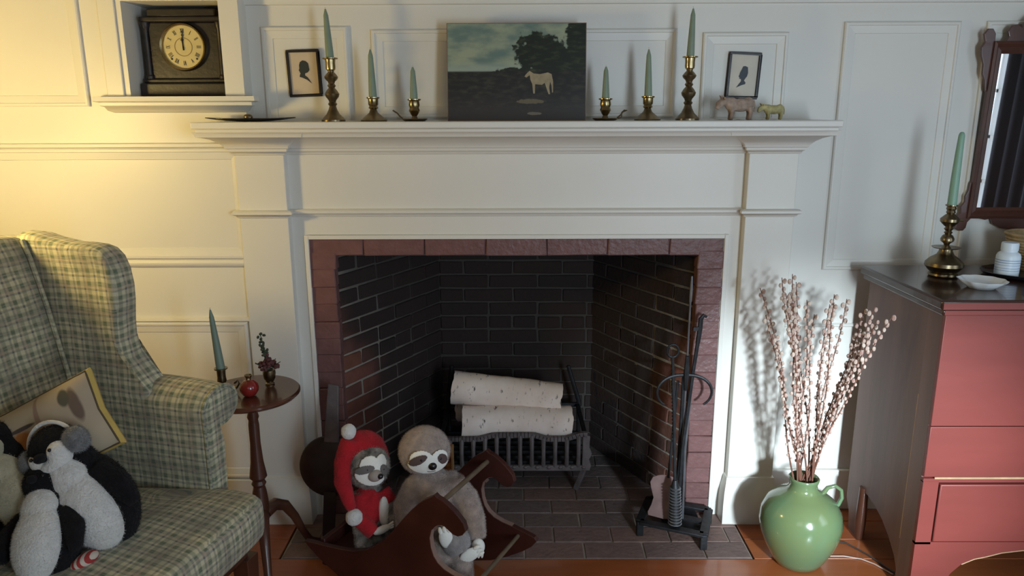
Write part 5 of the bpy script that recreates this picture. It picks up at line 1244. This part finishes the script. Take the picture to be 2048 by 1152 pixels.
# things on the chest
CZ = 0.9205
t = thing('candlestick', 'large aged brass candlestick with a bulbous base on the red chest', 'candlestick', (1.292, -0.206, CZ))
part('base', MB().lathe([(0.038, 0), (0.041, 0.004), (0.040, 0.010), (0.036, 0.013), (0.044, 0.020), (0.053, 0.032), (0.052, 0.042), (0.040, 0.055), (0.024, 0.066), (0.019, 0.076), (0.018, 0.084)], n=40), 'brass_dark', t, local=True)
part('drip_plate', MB().lathe([(0.016, 0.082), (0.036, 0.086), (0.040, 0.089), (0.036, 0.089), (0.014, 0.086)], n=36), 'brass_dark', t, local=True)
part('stem', MB().lathe([(0.014, 0.086), (0.007, 0.094), (0.009, 0.100), (0.018, 0.107), (0.019, 0.114), (0.014, 0.124), (0.008, 0.128), (0.012, 0.133), (0.008, 0.138), (0.013, 0.144), (0.009, 0.149), (0.018, 0.157), (0.026, 0.166), (0.026, 0.174), (0.016, 0.184), (0.009, 0.190)]), 'brass_dark', t, local=True)
part('cup', MB().lathe([(0.009, 0.188), (0.013, 0.193), (0.011, 0.199), (0.014, 0.204), (0.012, 0.210), (0.017, 0.213), (0.017, 0.216), (0.010, 0.216)]), 'brass_dark', t, local=True)
part('ejector_knob', MB().tube([(0.020, -0.004, 0.170), (0.036, -0.006, 0.170)], [0.002, 0.0045], 8), 'brass_dark', t, local=True)
c_ = thing('taper_candle', 'mint green blunt taper candle on the red chest', 'candle', (1.292, -0.206, CZ + 0.212))
part('wax', MB().tube([(0, 0, 0), (0, 0, 0.08), (0.001, 0, 0.16), (0.002, 0, 0.205), (0.002, 0, 0.212), (0.002, 0, 0.215)], [0.0130, 0.0120, 0.0100, 0.0085, 0.0065, 0.003], 16), 'candle_m', c_, local=True)
# fluted dish
t = thing('china_dish', 'small white fluted china dish on the red chest', 'dish', (1.312, -0.365, CZ))
gr = []
for r_, z in ((0.0001, 0.004), (0.030, 0.004), (0.034, 0.006), (0.048, 0.014), (0.060, 0.023), (0.062, 0.0245), (0.060, 0.021), (0.046, 0.010), (0.034, 0.0), (0.030, 0.0), (0.028, 0.0015), (0.0001, 0.002)):
    gr.append([Vector((r_ * (1 + 0.035 * math.cos(10 * a_) * (r_ / 0.06) ** 2) * math.cos(a_), r_ * (1 + 0.035 * math.cos(10 * a_) * (r_ / 0.06) ** 2) * math.sin(a_), z)) for a_ in [2 * math.pi * i / 60 for i in range(61)]])
part('dish', MB().sheet(gr), 'white_china', t, local=True, angle=60)
# tray
t = thing('lacquer_tray', 'black oval lacquer tray on the red chest under the bottles', 'tray', (1.575, -0.205, CZ))
part('tray', MB().lathe([(0.0001, 0.002), (0.125, 0.002), (0.150, 0.009), (0.158, 0.015), (0.160, 0.014), (0.150, 0.004), (0.125, 0.0), (0.0001, 0.0)], n=56, sy=0.72), 'tray', t, local=True)
# bottle
t = thing('pill_bottle', 'white plastic bottle with a ridged white cap on the black tray', 'bottle', (1.470, -0.225, CZ + 0.0025))
part('body', MB().lathe([(0.029, 0), (0.032, 0.003), (0.032, 0.062), (0.029, 0.070), (0.021, 0.076), (0.020, 0.080)], n=36), 'white_plastic', t, local=True)
part('cap', MB().lathe([(0.0225, 0.079), (0.0228, 0.082), (0.0228, 0.100), (0.021, 0.103), (0.0001, 0.103)], n=36), 'white_plastic', t, local=True)
lb = part('label', MB().lathe([(0.0323, 0.012), (0.0324, 0.012), (0.0324, 0.056), (0.0323, 0.056)], n=36), 'white_plastic', t, local=True)
for z, h in ((0.051, 0.0016), (0.044, 0.0016), (0.037, 0.001), (0.028, 0.001), (0.021, 0.001)): part('print_line', MB().lathe([(0.0325, z), (0.0327, z), (0.0327, z + h), (0.0325, z + h)], n=36), 'print_blue', lb, local=True)
t = thing('small_jar', 'small dark blue labelled jar at the right edge on the black tray', 'jar', (1.535, -0.262, CZ + 0.0025))
part('body', MB().lathe([(0.026, 0), (0.028, 0.003), (0.028, 0.046), (0.024, 0.050)], n=30), mat('dark_jar', (0.05, 0.03, 0.04), 0.3), t, local=True)
part('label', MB().lathe([(0.0283, 0.022), (0.0286, 0.022), (0.0286, 0.042), (0.0283, 0.042)], n=30), 'blue', t, local=True)
part('label', MB().lathe([(0.0283, 0.006), (0.0286, 0.006), (0.0286, 0.018), (0.0283, 0.018)], n=30), 'worn_and_lit_edge', t, local=True)
part('lid', MB().lathe([(0.026, 0.050), (0.0265, 0.052), (0.0265, 0.062), (0.0001, 0.063)], n=30), 'white_plastic', t, local=True)
t = thing('wicker_basket', 'tan woven round basket behind the white bottle on the red chest', 'basket', (1.625, -0.115, CZ))
mb = MB()
prof = []
for i in range(24): z = 0.003 + i * 0.0045; prof.append((0.060 + 0.025 * (i / 23) + (0.0015 if i % 2 else -0.0008), z))
part('wall', MB().lathe([(0.0001, 0.0), (0.058, 0.0)] + prof + [(0.078, 0.110), (0.055, 0.006), (0.0001, 0.005)], n=44), 'basket', t, local=True)
part('rim', MB().tube([(0.084 * math.cos(a), 0.084 * math.sin(a), 0.112) for a in [2 * math.pi * i / 40 for i in range(41)]], 0.005, 8, False), 'basket', t, local=True)

# ------------------------------------------------------------------ mirror
MRR = thing('wall_mirror', 'dark mahogany wall mirror with scrolled ears hanging above the red chest', 'mirror', (1.66, 0.045, 1.03)); MRR.rotation_euler = (R(2.0), 0, 0)
MRR.location = (1.66, 0.040, 1.03)
def ml(x, z): return (x - 1.66, z - 1.03)
def mpr(name, ol, y0, y1, m_, bev=0.002, par=MRR):
    return part(name, MB().prism([ml(*p_) for p_ in ol], lambda a, b_, k: (a, y0 + (y1 - y0) * k, b_)), m_, par, local=True, bevel=bev, smooth=False)
part('glass', MB().box(1.510 - 1.66, 1.812 - 1.66, -0.012, -0.008, 0.068, 0.552), 'mirror', MRR, local=True, smooth=False)
mb = MB(); o_, i_ = (1.482 - 1.66, 1.838 - 1.66, 0.034, 0.588), (1.512 - 1.66, 1.808 - 1.66, 0.072, 0.548)
prof = [(0, -0.004), (0, -0.018), (0.22, -0.022), (0.45, -0.016), (0.7, -0.020), (1.0, -0.010)]
vs = []; 
for k, y_ in prof:
    X0, X1, Z0_, Z1_ = [o_[q] + (i_[q] - o_[q]) * k for q in range(4)]; vs += [(X0, y_, Z0_), (X1, y_, Z0_), (X1, y_, Z1_), (X0, y_, Z1_)]
fs = [(i * 4 + k, i * 4 + (k + 1) % 4, i * 4 + 4 + (k + 1) % 4, i * 4 + 4 + k) for i in range(len(prof) - 1) for k in range(4)]
part('frame', mb.add(vs, fs), 'mahogany', MRR, local=True, angle=25)
part('backing', MB().box(1.484 - 1.66, 1.836 - 1.66, -0.006, -0.001, 0.036, 0.586), 'mahogany', MRR, local=True)
for sx in (1, -1):
    mx = lambda pts: [(x if sx == 1 else 3.32 - x, z) for x, z in pts]
    mpr('ear', mx([(1.486, 1.600), (1.484, 1.640), (1.474, 1.655), (1.458, 1.655), (1.448, 1.640), (1.455, 1.618), (1.446, 1.600), (1.450, 1.575), (1.460, 1.550), (1.462, 1.520), (1.472, 1.500), (1.478, 1.470), (1.486, 1.460)]), -0.012, -0.002, 'mahogany')
    mpr('ear', mx([(1.486, 1.190), (1.478, 1.180), (1.476, 1.155), (1.468, 1.135), (1.470, 1.118), (1.458, 1.100), (1.462, 1.080), (1.448, 1.066), (1.452, 1.048), (1.450, 1.030), (1.462, 1.022), (1.478, 1.022), (1.486, 1.032), (1.488, 1.050), (1.500, 1.066)]), -0.012, -0.002, 'mahogany')
mpr('crest', [(1.500, 1.612), (1.518, 1.618), (1.526, 1.632), (1.520, 1.648), (1.530, 1.664), (1.548, 1.668), (1.562, 1.658), (1.566, 1.672), (1.582, 1.690), (1.62, 1.70), (1.66, 1.712), (1.70, 1.70), (1.738, 1.690), (1.754, 1.672), (1.758, 1.658), (1.772, 1.668), (1.790, 1.664), (1.800, 1.648), (1.794, 1.632), (1.802, 1.618), (1.82, 1.612)], -0.012, -0.002, 'mahogany')
mpr('apron', [(1.51, 1.066), (1.545, 1.058), (1.565, 1.062), (1.572, 1.045), (1.60, 1.030), (1.66, 1.022), (1.72, 1.030), (1.748, 1.045), (1.755, 1.062), (1.775, 1.058), (1.81, 1.066)], -0.012, -0.002, 'mahogany')

# cords on the floor
o = part('floor_cord', MB().tube([(1.016, -0.150, 0.004), (1.05, -0.168, 0.004), (1.10, -0.19, 0.004), (1.14, -0.255, 0.004), (1.165, -0.32, 0.004), (1.20, -0.40, 0.004), (1.25, -0.5, 0.004)], 0.003, 8), 'plastic_cord', None); tag(o, 'dark electric cord on the floor boards beside the green jug', 'cord')
o = part('floor_cord', MB().tube([(0.985, -0.262, 0.003), (1.02, -0.262, 0.003), (1.06, -0.262, 0.003), (1.11, -0.278, 0.003), (1.14, -0.306, 0.003), (1.17, -0.36, 0.003)], 0.0022, 8), 'cord_light', None); tag(o, 'pale thin cord lying on the floor boards in front of the chest', 'cord')

# ------------------------------------------------------------------ short pile on the plush toys
dg = bpy.context.evaluated_depsgraph_get(); dg.update()
def fur(o, per_m2, ln, width=0.0009, down=0.35, seed=0):
    rnd = random.Random(seed); ev = o.evaluated_get(dg); me = ev.to_mesh(); me.calc_loop_triangles()
    vs = []; fs = []
    for t in me.loop_triangles:
        a, b_, c_ = [me.vertices[i].co for i in t.vertices]; nrm = (b_ - a).cross(c_ - a); ar = nrm.length / 2
        if ar < 1e-12: continue
        nrm.normalize(); k = ar * per_m2; cnt = int(k) + (1 if rnd.random() < k - int(k) else 0)
        for _ in range(cnt):
            u, v = rnd.random(), rnd.random()
            if u + v > 1: u, v = 1 - u, 1 - v
            p = a + (b_ - a) * u + (c_ - a) * v; d = (nrm + Vector((rnd.uniform(-.55, .55), rnd.uniform(-.55, .55), rnd.uniform(-.55, .55) - down))).normalized()
            if d.dot(nrm) < 0.15: d = (d + nrm * 0.6).normalized()
            sd = d.cross(Vector((rnd.uniform(-1, 1), rnd.uniform(-1, 1), rnd.uniform(-1, 1)))).normalized() * width / 2
            i = len(vs); vs += [p - sd - nrm * .0004, p + sd - nrm * .0004, p + d * ln * rnd.uniform(.6, 1.15)]; fs.append((i, i + 1, i + 2))
    ev.to_mesh_clear()
    m2 = bpy.data.meshes.new('fur'); m2.from_pydata([tuple(v) for v in vs], [], fs); m2.materials.append(o.data.materials[0])
    f = link('fur', m2, o); f['kind'] = 'stuff'
for q, (o, den, ln) in enumerate([(o, d_, l_) for o in list(bpy.data.objects) for nm, mn, d_, l_ in (
        ('body', 'sloth_fur', 150000, 0.0060), ('body', 'mottled_fur', 150000, 0.0085), ('lower_leg', 'gray_fur', 150000, 0.0055), ('body', 'black_fur', 90000, 0.0060),
        ('belly', 'white_fur', 130000, 0.0050), ('belly', 'cream_fur', 130000, 0.0050), ('ear_muff', 'gray_fluff', 200000, 0.0060), ('hat', 'red_fleece', 90000, 0.0030), ('vest', 'red_fleece', 90000, 0.0030))
        if o.type == 'MESH' and o.name.split('.')[0] == nm and o.data.materials and o.data.materials[0].name.split('.')[0] == mn]):
    fur(o, den, ln, seed=q)
